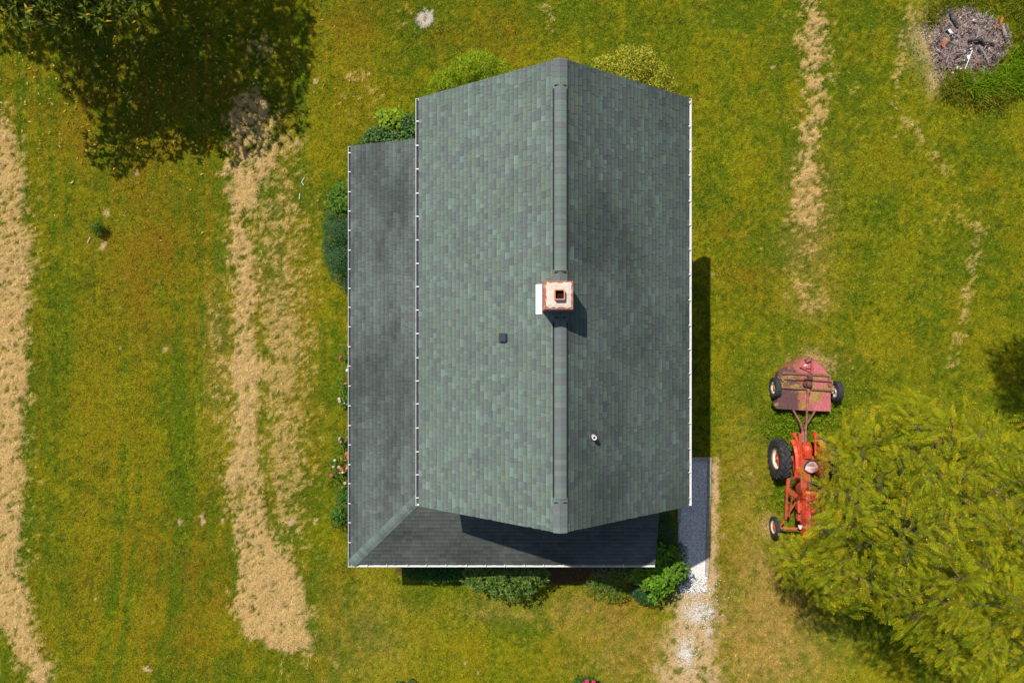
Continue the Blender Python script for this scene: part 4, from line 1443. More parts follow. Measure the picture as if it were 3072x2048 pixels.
def flower_plant(label, centre, zc, blooms, name="zinnia_plant", group="zinnias along the porch bed", nleaf=60):
    """blooms: (px, py, colour, radius)"""
    cx, cy, _ = P(*centre, 0)
    root = empty(name, (cx, cy, 0), label, "flower", group)
    st = MB()
    lp, ld = [], []
    for (a, b, colr, r) in blooms:
        z = zc + random.uniform(-0.06, 0.06)
        t = P(a, b, z)
        st.tube([(cx + random.uniform(-0.08, 0.08), cy + random.uniform(-0.08, 0.08), 0), ((cx + t[0]) / 2, (cy + t[1]) / 2, z * 0.6), t], [0.006, 0.005, 0.004], 5)
        pm = petal_mesh(r)
        R_ = Matrix.Rotation(random.uniform(-0.3, 0.3), 3, 'X') @ Matrix.Rotation(random.uniform(-0.3, 0.3), 3, 'Y')
        pm.v = [tuple(R_ @ Vector(q) + Vector(t)) for q in pm.v]
        f = pm.build("blossom", fl_mats[colr], root)
        MB().lathe([(-0.01, r * 0.30), (0.012, r * 0.26), (0.016, r * 0.08)], (t[0], t[1], t[2] + 0.008), 'z', 10, False).build("eye", m_eye, f)
        for q in np.linspace(0.15, 0.85, 5):
            for s in (-1, 1):
                lp.append((cx + (t[0] - cx) * q, cy + (t[1] - cy) * q, z * q)); ld.append((random.uniform(-1, 1), random.uniform(-1, 1), 0.1))
    for _ in range(nleaf):
        a = random.uniform(0, 2 * math.pi); rr = random.uniform(0, 0.26)
        lp.append((cx + rr * math.cos(a), cy + rr * math.sin(a) * 1.3, random.uniform(0.05, zc * 0.85))); ld.append((math.cos(a) + random.uniform(-.5, .5), math.sin(a) + random.uniform(-.5, .5), 0.1))
    p = np.array(lp); d = np.array(ld); m = len(p)
    Ls = rng.uniform(0.08, 0.14, m)
    V, F = leaf_arrays(p, d, np.array([0, 0, 1.0]) + rng.normal(size=(m, 3)) * 0.3, Ls, Ls * 0.42)
    link_mesh("foliage", arrays_mesh("foliage", V - np.array([cx, cy, 0]), F, np.repeat(palette_cols(m, MID), 6, axis=0)), m_leaf, root)
    st.build("stem", m_stem, root)


flower_plant("red zinnia plant at the upper end of the porch flower bed", (1050, 1050), 0.7, [(1045, 1036, 'red', 0.055), (1045, 1060, 'coral', 0.04)])
flower_plant("single magenta zinnia standing out on the lawn", (1024, 1074), 0.6, [(1021, 1071, 'magenta', 0.055)], nleaf=14)
flower_plant("pink and white zinnia plant with the largest white bloom", (1048, 1102), 0.7, [(1046, 1094, 'magenta', 0.045), (1041, 1110, 'white', 0.055), (1043, 1100, 'pink', 0.03)])
flower_plant("leafy green zinnia plant with one small orange bloom", (1042, 1150), 0.65, [(1036, 1150, 'orange', 0.04)], nleaf=110)
flower_plant("two pale blush zinnia blooms leaning out over the lawn", (1026, 1198), 0.6, [(1017, 1196, 'blush', 0.05), (1019, 1204, 'blush', 0.05)], nleaf=16)
flower_plant("bushy zinnia foliage with tiny white blooms by gutter", (1044, 1190), 0.6, [(1033, 1209, 'white', 0.025), (1041, 1212, 'white', 0.02)], nleaf=110)
flower_plant("cluster of three pink zinnia blooms beside dark red ones", (1030, 1318), 0.65, [(1018, 1314, 'blush', 0.035), (1017, 1319, 'pink', 0.04), (1022, 1325, 'pink', 0.04), (1040, 1313, 'red', 0.035), (1040, 1319, 'magenta', 0.03)], nleaf=70)
flower_plant("zinnia plant with the largest coral bloom in the bed", (1042, 1362), 0.7, [(1040, 1360, 'coral', 0.065), (1043, 1371, 'coral', 0.05), (1024, 1376, 'orange', 0.05), (1036, 1381, 'magenta', 0.035)], nleaf=60)
flower_plant("pink zinnia blooms with one creamy bud reaching farthest out", (1012, 1396), 0.6, [(1004, 1380, 'white', 0.045), (1000, 1400, 'pink', 0.05), (1016, 1400, 'pink', 0.05)], nleaf=40)
flower_plant("orange zinnia plant with a mixed crowd of small blooms", (1030, 1408), 0.65, [(1023, 1406, 'orange', 0.055), (1028, 1411, 'orange', 0.04), (1040, 1398, 'coral', 0.045), (1040, 1404, 'pink', 0.04), (1027, 1417, 'white', 0.042), (1033, 1416, 'red', 0.035), (1020, 1418, 'pink', 0.035)], nleaf=80)
flower_plant("lone bright pink zinnia on the grass at the bed end", (1000, 1428), 0.55, [(993, 1426, 'magenta', 0.06)], nleaf=18)
flower_plant("white zinnia with a dark eye at the lower bed end", (1036, 1450), 0.65, [(1035, 1449, 'blush', 0.055), (1026, 1461, 'orange', 0.035)], nleaf=90)
shrub("leafy_perennial", "dark leafy perennial at the lower end of the flower bed", "plant",
      [cl(1030, 1540, 0.5, 0.35), cl(1015, 1555, 0.45, 0.3), cl(1036, 1515, 0.5, 0.32), cl(1005, 1545, 0.35, 0.22), cl(1035, 1490, 0.4, 0.25)],
      700, 0.12, 0.05, MID + DARK, up=0.8, tuft=3)
shrub("iris_clump", "strappy green leaves low beside the porch gutter", "plant",
      [cl(1040, 1480, 0.35, 0.22), cl(1032, 1470, 0.3, 0.15)], 260, 0.25, 0.02, MID, up=0.3)

shrub("rhododendron", "large rhododendron with whorled glossy leaves in front of porch", "shrub",
      [cl(1425, 1722, 1.2, 0.40), cl(1470, 1728, 1.3, 0.45), cl(1530, 1732, 1.4, 0.45), cl(1580, 1728, 1.3, 0.45), cl(1618, 1715, 1.2, 0.36), cl(1500, 1700, 1.3, 0.55), cl(1440, 1700, 1.2, 0.5), cl(1580, 1700, 1.3, 0.5),
       cl(1545, 1782, 1.1, 0.28), cl(1495, 1772, 1.1, 0.32), cl(1590, 1770, 1.1, 0.28), cl(1530, 1755, 1.3, 0.4), cl(1440, 1745, 1.1, 0.35), cl(1398, 1738, 0.9, 0.2), cl(1630, 1735, 1.0, 0.2), cl(1450, 1752, 1.0, 0.25)],
      4600, 0.125, 0.040, RHODO, m_gloss, tuft=7, up=0.7, shell=0.75)
shrub("shade_shrub", "low dark shrub in the shade under the porch gutter", "shrub",
      [cl(1240, 1705, 0.6, 0.4), cl(1290, 1710, 0.65, 0.42), cl(1340, 1712, 0.6, 0.4), cl(1370, 1705, 0.7, 0.4)],
      2600, 0.09, 0.035, DARK, up=0.6)
shrub("pale_weed", "row of small pale green sprouts lit at the shadow edge", "plant",
      [cl(1290, 1741, 0.25, 0.12), cl(1305, 1742, 0.25, 0.12), cl(1325, 1741, 0.25, 0.12)], 110, 0.08, 0.03, LIME)
shrub("twiggy_shrub", "half bare grey twigged shrub with sparse leaves before the porch", "shrub",
      [cl(1770, 1760, 0.9, 0.3), cl(1810, 1775, 0.9, 0.32), cl(1850, 1780, 0.85, 0.3), cl(1790, 1740, 0.8, 0.35), cl(1840, 1745, 0.8, 0.35), cl(1820, 1710, 0.8, 0.35), cl(1865, 1720, 0.8, 0.4)],
      1500, 0.10, 0.026, RHODO, tuft=4, up=0.5)
tw = MB()
for _ in range(46):
    a = P(random.uniform(1770, 1860), random.uniform(1700, 1745), 1.0)
    d_ = unit_dirs(1, 0.15)[0] * random.uniform(0.25, 0.5)
    tw.tube([(a[0], a[1], 0.75), (a[0] + d_[0] * 0.5, a[1] + d_[1] * 0.5, 1.0), (a[0] + d_[0], a[1] + d_[1], 1.12 + d_[2] * 0.3)], [0.006, 0.005, 0.003], 4)
o = tw.build("bare_twigs", m_twig, bpy.data.objects["twiggy_shrub"])
shrub("evergreen_shrub", "dark evergreen shrub shaded at the porch's right end", "shrub",
      [cl(1990, 1600, 1.0, 0.5), cl(2010, 1640, 1.0, 0.45), cl(2030, 1660, 0.9, 0.4), cl(1985, 1660, 1.1, 0.5), cl(2000, 1570, 0.9, 0.42), cl(2035, 1700, 0.9, 0.35), cl(1980, 1550, 0.8, 0.35)],
      9000, 0.05, 0.026, DARK, m_gloss)
shrub("holly_shrub", "small glossy dark shrub below the big leaved bush", "shrub",
      [cl(1920, 1775, 0.8, 0.35), cl(1945, 1785, 0.8, 0.32), cl(1905, 1765, 0.7, 0.28), cl(2030, 1720, 1.0, 0.35), cl(2045, 1735, 0.8, 0.25), cl(1960, 1770, 0.8, 0.3)],
      5000, 0.05, 0.03, DARK, m_gloss)
shrub("broadleaf_bush", "big leaved bright green bush at the porch's lower right corner", "shrub",
      [cl(1990, 1735, 1.6, 0.42), cl(1960, 1745, 1.5, 0.38), cl(2020, 1715, 1.5, 0.38), cl(1985, 1765, 1.3, 0.25), cl(1900, 1710, 1.4, 0.32), cl(1930, 1730, 1.4, 0.32), cl(1985, 1650, 1.5, 0.28), cl(2015, 1665, 1.5, 0.26), cl(1975, 1700, 1.6, 0.38), cl(2045, 1700, 1.4, 0.22), cl(1965, 1790, 1.1, 0.2)],
      950, 0.18, 0.085, [[0.10, 0.21, 0.012], [0.13, 0.25, 0.015], [0.08, 0.17, 0.012]], m_leaf, tuft=4, up=1.1, shell=0.65)
shrub("lawn_sprout", "small lone bushy sprout in the middle of left lawn", "plant",
      [cl(290, 680, 0.35, 0.16), cl(282, 690, 0.3, 0.14), cl(300, 675, 0.3, 0.14), cl(295, 695, 0.25, 0.13)], 520, 0.11, 0.018, MID, up=0.3)
shrub("rose_bush", "low bush with hot pink blooms at the bottom edge", "plant",
      [cl(1735, 2046, 0.35, 0.22), cl(1765, 2050, 0.35, 0.22), cl(1780, 2052, 0.3, 0.2)], 420, 0.08, 0.04, MID + DARK)
rb = bpy.data.objects["rose_bush"]
for (a, b) in ((1761, 2044), (1781, 2046), (1752, 2050), (1772, 2056)):
    t = P(a, b, 0.62)
    pm = petal_mesh(0.075)
    pm.v = [(q[0] + t[0], q[1] + t[1], q[2] + t[2]) for q in pm.v]
    pm.build("blossom", fl_mats['hot'], rb)
shrub("edge_bush", "small dark green plant at the bottom edge below the porch", "plant",
      [cl(1230, 2052, 0.3, 0.2), cl(1195, 2056, 0.3, 0.16)], 260, 0.08, 0.04, DARK + MID)

# ------------------------------------------------------------------ gravel strip and timbers
m_gravel = mat("white_gravel", (1, 1, 1), 0.85, attr=True, noise=(30, 0.15), coords='World')
m_timber = mat("weathered_timber", (0.42, 0.36, 0.30), 0.85, noise=(5, 0.2), wear=((0.24, 0.20, 0.17), 6, 0.6, 0.1), bump=(30, 0.4, 0.006), coords='World')
gx0, gx1 = P(2034, 0)[0], P(2122, 0)[0]
gy1_, gy0_ = P(0, 1378)[1], P(0, 1752)[1]
bed = MB().box(((gx0 + gx1) / 2, (gy0_ + gy1_) / 2 + 0.1, 0.02), (gx1 - gx0, gy1_ - gy0_ - 0.2, 0.05))
o = bed.build("gravel_bed", mat("gravel_fines", (0.60, 0.58, 0.56), 0.95, noise=(40, 0.4), coords='World', bump=(90, 0.8, 0.02)))
tag(o, "strip of white gravel along the right house wall", "gravel", kind='structure')
OCT = np.array([(1, 0, 0), (-1, 0, 0), (0, 1, 0), (0, -1, 0), (0, 0, 1), (0, 0, -1)], float)
OF = np.array([(0, 2, 4), (2, 1, 4), (1, 3, 4), (3, 0, 4), (2, 0, 5), (1, 2, 5), (3, 1, 5), (0, 3, 5)])


def stones(name, x, y, z, r, col, material, label, cat, flat=0.6):
    n = len(x)
    V = OCT[None] * rng.uniform(0.6, 1.25, (n, 6, 1)) * r[:, None, None]
    th = rng.uniform(0, 2 * np.pi, n)
    c, s = np.cos(th)[:, None], np.sin(th)[:, None]
    Vx = V[:, :, 0] * c - V[:, :, 1] * s; Vy = V[:, :, 0] * s + V[:, :, 1] * c
    V = np.stack([Vx + x[:, None], Vy + y[:, None], V[:, :, 2] * flat + z[:, None]], 2)
    F = (np.arange(n)[:, None, None] * 6 + OF[None]).reshape(-1, 3)
    o = link_mesh(name, arrays_mesh(name, V.reshape(-1, 3), F, np.repeat(col, 6, axis=0)), material)
    return tag(o, label, cat, kind='stuff')


n = 7500
sx = rng.uniform(gx0 + 0.02, gx1 - 0.02, n); sy = rng.uniform(gy0_ - 0.25, gy1_ - 0.03, n)
edge = sy < gy0_ + 0.25
keep = ~edge | (rng.random(n) < 0.6)
sx, sy = sx[keep], sy[keep]
n = len(sx)
cv = palette_cols(n, [[0.86, 0.85, 0.84], [0.80, 0.79, 0.77], [0.88, 0.87, 0.85], [0.66, 0.64, 0.62], [0.80, 0.74, 0.66], [0.50, 0.48, 0.47]], 0.15)
stones("gravel_stones", sx, sy, 0.045 + rng.uniform(0, 0.02, n), rng.uniform(0.012, 0.030, n), cv, m_gravel, "loose white stones filling the strip beside the house", "stones", 0.4)
n = 1500
kx = np.concatenate([rng.normal(lx(2098), 0.36, 700), rng.normal(lx(2058), 0.2, 350), rng.normal(lx(2090), 0.40, 450)])
ky = np.concatenate([rng.normal(ly(1838), 0.24, 700), rng.normal(ly(1955), 0.38, 350), rng.normal(ly(1768), 0.26, 450)])
cv = palette_cols(n, [[0.66, 0.62, 0.56], [0.58, 0.53, 0.47], [0.45, 0.40, 0.35], [0.72, 0.69, 0.64]], 0.15)
stones("spilled_gravel", kx, ky, at_field(HUMP, kx, ky) + 0.012, rng.uniform(0.010, 0.024, n), cv, m_gravel, "white gravel spilled along the sandy track below the timber", "stones")


def timber(label, a, b, w=0.115, h=0.11):
    z = 0.075
    p0, p1 = P(*a, z), P(*b, z)
    o = MB().bar((p0[0], p0[1], z), (p1[0], p1[1], z), w, h)
    c = ((p0[0] + p1[0]) / 2, (p0[1] + p1[1]) / 2, 0)
    t = o.build("landscape_timber", m_timber, bevel=0.012, loc=c)
    tag(t, label, "timber", "timbers edging the gravel strip")


timber("upper half of the long weathered timber right of the gravel", (2129, 1381), (2127, 1488))
timber("lower half of the long timber, its end in sunlight", (2126.5, 1490), (2120, 1727))
timber("short timber closing the top of the gravel strip", (2060, 1376), (2134, 1376))
timber("short timber between evergreen shrub and gravel near house corner", (2037, 1500), (2037, 1566))

# ------------------------------------------------------------------ burn pile
m_char = mat("charred_wood", (0.030, 0.028, 0.030), 0.85, noise=(14, 0.4), wear=((0.20, 0.17, 0.16), 9, 0.58, 0.12), bump=(30, 0.8, 0.02), coords='World')
m_gray = mat("grey_wood", (0.26, 0.24, 0.25), 0.8, noise=(10, 0.3), coords='World', bump=(40, 0.4, 0.01))
m_white = mat("white_scrap", (0.80, 0.79, 0.80), 0.5, noise=(12, 0.1))
m_rustp = mat("rusty_sheet", (0.42, 0.15, 0.07), 0.7, metal=0.1, noise=(8, 0.3), wear=((0.62, 0.50, 0.42), 5, 0.62, 0.06))
m_orange_rust = mat("orange_rust", (0.45, 0.13, 0.02), 0.8, noise=(10, 0.35))
m_brownw = mat("brown_wood", (0.20, 0.12, 0.07), 0.85, noise=(10, 0.35))
m_debris = mat("burnt_debris", (1, 1, 1), 0.8, attr=True)


def Q(u, v):          # places in the burn pile
    return (2740 + u / 4.61, v / 4.61)


n = 5200
th = rng.uniform(0, 2 * np.pi, n); rr = np.sqrt(rng.random(n)) * (1.04 + 0.10 * np.sin(3 * th + 1.0) + 0.07 * np.sin(5 * th) + 0.05 * np.sin(9 * th + 2))
kx = lx(2896) + rr * np.cos(th) * 1.46; ky = ly(135) + rr * np.sin(th) * 1.34
cv = palette_cols(n, [[0.21, 0.150, 0.140], [0.30, 0.22, 0.205], [0.08, 0.06, 0.06], [0.33, 0.24, 0.215], [0.03, 0.03, 0.03], [0.20, 0.15, 0.15], [0.30, 0.22, 0.20]], 0.3)
wh = rng.random(n) < 0.03
cv[wh] = np.array([0.72, 0.70, 0.72])
rd = rng.random(n) < 0.05
cv[rd] = np.array([0.28, 0.08, 0.05])
gr_ = rng.random(n) < 0.008
cv[gr_] = np.array([0.06, 0.25, 0.10])
stones("ash_and_rubble", kx, ky, at_field(HUMP, kx, ky) + 0.012, rng.uniform(0.010, 0.036, n), cv, m_debris, "grey ash and burnt rubble filling the burn pile", "rubble", 0.45)


n = 420
mbs = MB()
for _ in range(n):
    a = random.uniform(0, 2 * math.pi); r_ = math.sqrt(random.random())
    x_, y_ = lx(2900) + r_ * math.cos(a) * 1.35, ly(140) + r_ * math.sin(a) * 1.25
    t_ = random.gauss(0.6, 0.9); l_ = random.uniform(0.06, 0.34)
    z_ = hz(x_, y_) + random.uniform(0.02, 0.09)
    mbs.bar((x_, y_, z_), (x_ + l_ * math.cos(t_), y_ + l_ * math.sin(t_), z_ + random.uniform(-0.03, 0.06)), random.uniform(0.008, 0.022), 0.012)
for (nm_, cc_, a_, b_) in (("pale", (0.38, 0.31, 0.27), 0, 150), ("dark", (0.035, 0.03, 0.03), 150, 270), ("red", (0.22, 0.10, 0.07), 270, 340)):
    part_ = MB(); part_.v = mbs.v[a_ * 8:b_ * 8]; part_.f = [tuple(i - a_ * 8 for i in f) for f in mbs.f[a_ * 6:b_ * 6]]
    o = part_.build("kindling", mat("kindling_" + nm_, cc_, 0.85, noise=(9, 0.3), coords='World'), loc=(lx(2900), ly(140), 0))
    tag(o, {"pale": "pale splintered kindling strewn over the burn pile", "dark": "blackened kindling strewn over the burn pile", "red": "reddish brown kindling strewn over the burn pile"}[nm_], "kindling", kind='stuff')


def stick(name, label, cat, pts, r, material, z=0.12, group=None, flat=None):
    q = [P(*Q(a, b), z + random.uniform(-0.02, 0.04)) for a, b in pts]
    q = [(a, b, max(c, hz(a, b) + 0.05)) for a, b, c in q]
    c = (q[0][0], q[0][1], 0)
    m = MB()
    if flat:
        for a, b in zip(q[:-1], q[1:]):
            m.bar(a, b, flat[0], flat[1])
    else:
        rs = [r * (1.0 - 0.35 * i / max(1, len(q) - 1)) for i in range(len(q))]
        m.tube(q, rs, 9)
    o = m.build(name, material, loc=c, bevel=0.004 if flat else 0)
    return tag(o, label, cat, group)


stick("charred_log", "thick charred log lying at the top left of the burn pile", "log", [(505, 150), (545, 250), (605, 385)], 0.085, m_char, 0.16)
stick("charred_board", "thin scorched board beside the thick log in burn pile", "board", [(330, 305), (530, 495)], 0.03, m_char, 0.12, flat=(0.07, 0.03))
stick("white_board", "short white painted board in the burn pile", "board", [(490, 410), (545, 490)], 0.03, m_white, 0.16, flat=(0.085, 0.02))
stick("burnt_branch", "long black branch across the middle of the burn pile", "branch", [(760, 560), (920, 555), (1010, 580), (1130, 612)], 0.05, m_char, 0.2)
stick("burnt_branch", "short black stub branch below the long black one", "branch", [(930, 540), (985, 600), (1030, 640)], 0.055, m_char, 0.2)
stick("grey_branch", "forked grey branch right of centre in the burn pile", "branch", [(910, 640), (970, 720), (1040, 870)], 0.035, m_gray, 0.22)
stick("grey_branch", "thin grey fork crossing over the forked branch", "branch", [(1030, 600), (975, 690)], 0.022, m_gray, 0.24)
stick("white_stick", "long thin white stick in the burn pile", "stick", [(815, 700), (715, 960)], 0.016, m_white, 0.24)
stick("dark_log", "dark half burnt pole at the right of the burn pile", "log", [(1300, 755), (1165, 870)], 0.035, m_char, 0.14)
stick("brown_pole", "brown thin pole above the dark one in burn pile", "pole", [(1290, 740), (1240, 790), (1110, 920)], 0.02, m_brownw, 0.18)
stick("rusty_strip", "orange rusted metal strip in the upper right of burn pile", "scrap", [(1240, 240), (1170, 400)], 0.025, m_orange_rust, 0.2, flat=(0.07, 0.012))
stick("rusty_rod", "thin rusted rod left of the orange strip", "scrap", [(1185, 225), (1110, 400)], 0.012, m_orange_rust, 0.18)
stick("grey_plank", "weathered grey plank standing at the right of burn pile", "board", [(1235, 350), (1295, 545)], 0.03, m_gray, 0.2, flat=(0.075, 0.025))
stick("split_board", "brown split board at the bottom of the burn pile", "board", [(770, 1050), (775, 1185)], 0.03, m_brownw, 0.16, flat=(0.08, 0.03))
stick("split_board", "second brown board right beside the split board", "board", [(825, 1010), (810, 1160)], 0.03, m_brownw, 0.18, flat=(0.05, 0.03))
stick("pale_board", "pale grey board end sticking out into the weeds", "board", [(860, 1070), (830, 1165)], 0.03, m_gray, 0.24, flat=(0.07, 0.02))
for i, (lab, pts) in enumerate((("dry twig lying lowest in the burn pile", [(910, 975), (1000, 985), (1105, 1020)]), ("curved pale twig by the white stick", [(790, 870), (780, 940), (830, 1000)]),
                                ("dark twig left of the rusty plate", [(325, 590), (410, 505)]), ("black stick right of the rusty plate", [(470, 625), (550, 608)]),
                                ("thin twig crossing the lower burn pile", [(940, 930), (960, 800), (955, 770)]), ("twig at the right rim of the ash", [(1010, 1010), (1120, 880), (1150, 920)]))):
    stick("twig", lab + ("" if "burn" in lab else " in burn pile"), "twig", pts, 0.012, (m_gray, m_gray, m_char, m_char, m_brownw, m_brownw)[i], 0.2)
rp = P(*Q(430, 590), 0.2)
R = Matrix.Rotation(math.radians(-33), 3, 'Z') @ Matrix.Rotation(math.radians(10), 3, 'X')
plate = MB().box((rp[0], rp[1], 0.2), (0.21, 0.29, 0.012), R)
plate.box((rp[0] - 0.04, rp[1] + 0.01, 0.214), (0.05, 0.10, 0.02), R)
o = plate.build("rusty_plate", m_rustp, loc=(rp[0], rp[1], 0.1))
tag(o, "square rusty metal plate on the left rim of the burn pile", "scrap")
for (u_, v_, w_, h_, lab) in ((760, 790, 0.10, 0.17, "crumpled white bag beside the white stick"), (845, 285, 0.15, 0.07, "flat white scrap in the upper burn pile"), (605, 940, 0.05, 0.11, "small white tile at the lower left of burn pile"),
                              (660, 955, 0.08, 0.07, "bright white shard beside the small tile"), (800, 680, 0.10, 0.07, "white scrap at the top of the white stick")):
    c = P(*Q(u_, v_), 0.17)
    m = MB()
    V = OCT * np.array([w_ / 2, h_ / 2, 0.05]) * rng.uniform(0.8, 1.2, (6, 1))
    vs = [(c[0] + a, c[1] + b, c[2] + d_) for a, b, d_ in V] + [(c[0] + sa * w_ * 0.4, c[1] + sb * h_ * 0.4, c[2] + 0.02) for sa, sb in ((1, 1), (-1, 1), (-1, -1), (1, -1))]
    m.add(vs, [(0, 6, 4), (6, 2, 4), (2, 7, 4), (7, 1, 4), (1, 8, 4), (8, 3, 4), (3, 9, 4), (9, 0, 4), (0, 9, 5), (9, 3, 5), (3, 8, 5), (8, 1, 5), (1, 7, 5), (7, 2, 5), (2, 6, 5), (6, 0, 5)])
    o = m.build("white_scrap", m_white, loc=c)
    tag(o, lab, "scrap")


def weeds(label, centres, n, L, pal, group=None):
    """tall grassy weeds: arching blades"""
    base = (np.mean([c[0] for c in centres]), np.mean([c[1] for c in centres]), 0.0)
    c = np.array(centres)[rng.integers(0, len(centres), n)]
    p = np.stack([c[:, 0] + rng.normal(size=n) * c[:, 2], c[:, 1] + rng.normal(size=n) * c[:, 2], np.zeros(n)], 1)
    d = rng.normal(size=(n, 3)); d[:, 2] = np.abs(d[:, 2]) * 0.6 + 0.25
    d /= np.linalg.norm(d, axis=1, keepdims=True)
    nrm = np.cross(d, rng.normal(size=(n, 3))); nrm /= np.linalg.norm(nrm, axis=1, keepdims=True)
    p[:, 2] = rng.uniform(0, 0.22, n)
    Ls = rng.uniform(0.6, 1.2, n) * L
    V, F = leaf_arrays(p, d, nrm, Ls, np.full(n, 0.022), 0.1, 0.25)
    o = link_mesh("tall_weeds", arrays_mesh("tall_weeds", V - np.array(base), F, np.repeat(palette_cols(n, pal), 6, axis=0)), m_leaf, None, base)
    tag(o, label, "weeds", kind='stuff')


WEED = [[0.17, 0.30, 0.008], [0.22, 0.35, 0.010], [0.12, 0.23, 0.008], [0.28, 0.36, 0.012]]
WEEDO = [[0.20, 0.23, 0.010], [0.25, 0.24, 0.012], [0.12, 0.15, 0.008], [0.28, 0.22, 0.03]]
wc = lambda a, b, r: (lx(a), ly(b), r)
weeds("tall bright green weeds curving round the lower right of burn pile",
      [wc(2990, 250, 0.22), wc(3020, 235, 0.24), wc(3050, 215, 0.25), wc(3075, 200, 0.25), wc(2960, 262, 0.2), wc(3040, 255, 0.2), wc(3070, 235, 0.2), wc(2925, 270, 0.16), wc(2890, 255, 0.15), wc(3090, 180, 0.3), wc(3065, 170, 0.18)], 5200, 0.38, WEED)
weeds("olive weeds along the lower rim of the burn pile",
      [wc(2870, 245, 0.2), wc(2905, 285, 0.25), wc(2950, 300, 0.25), wc(2845, 270, 0.2), wc(3000, 290, 0.2)], 2200, 0.26, WEEDO)
weeds("dark weeds along the upper rim of the burn pile",
      [wc(2850, 10, 0.22), wc(2900, -5, 0.22), wc(2960, -5, 0.22), wc(3010, 10, 0.25), wc(3050, 40, 0.25), wc(3080, 80, 0.2), wc(2810, 30, 0.2), wc(3070, 10, 0.25), wc(2790, 60, 0.15), wc(3060, 110, 0.15), wc(3075, 140, 0.15)], 2000, 0.24, WEEDO + [[0.08, 0.13, 0.008]])
weeds("lusher long grass between the mower and the tractor",
      [wc(2350, 1250, 0.35), wc(2390, 1265, 0.3), wc(2330, 1290, 0.25), wc(2345, 1500, 0.22), wc(2350, 1460, 0.2), wc(2500, 1240, 0.25), wc(2430, 1265, 0.2)], 2600, 0.15, WEED + [[0.09, 0.17, 0.008]])

# twigs on the lawn
for (pts, lab) in (([(913, 533), (905, 545), (911, 556)], "bent pale twig lying on the lawn left of house"), ([(899, 580), (898, 598)], "short pale stick lying below the bent twig on lawn"),
                   ([(270, 712), (262, 728)], "pale stick beside the lone lawn sprout")):
    q = [P(a, b, 0.06) for a, b in pts]
    o = MB().tube(q, 0.012, 6).build("lawn_twig", m_white, loc=q[0])
    tag(o, lab, "twig")

# ------------------------------------------------------------------ tractor
m_red = mat("tractor_red", (0.60, 0.050, 0.014), 0.48, noise=(6, 0.22), wear=((0.40, 0.15, 0.09), 6, 0.58, 0.10), coords='World')
m_red2 = mat("tractor_red_faded", (0.50, 0.07, 0.025), 0.6, noise=(7, 0.25), wear=((0.28, 0.10, 0.06), 8, 0.56, 0.12), coords='World')
m_tyre = mat("tyre_rubber", (0.028, 0.028, 0.032), 0.75, noise=(14, 0.3), wear=((0.085, 0.075, 0.07), 10, 0.62, 0.1), coords='World')
m_rim = mat("cream_rim", (0.72, 0.64, 0.48), 0.6, noise=(8, 0.15), wear=((0.22, 0.13, 0.07), 9, 0.64, 0.05), coords='World')
m_iron = mat("greasy_iron", (0.05, 0.045, 0.045), 0.6, noise=(10, 0.3))
m_seat = mat("seat_vinyl", (0.55, 0.30, 0.30), 0.6, noise=(10, 0.25), wear=((0.75, 0.72, 0.72), 7, 0.56, 0.08))

TX = 9.95
tractor = empty("tractor", (TX, -5.0, 0), "old orange red farm tractor parked half under the locust tree", "tractor")


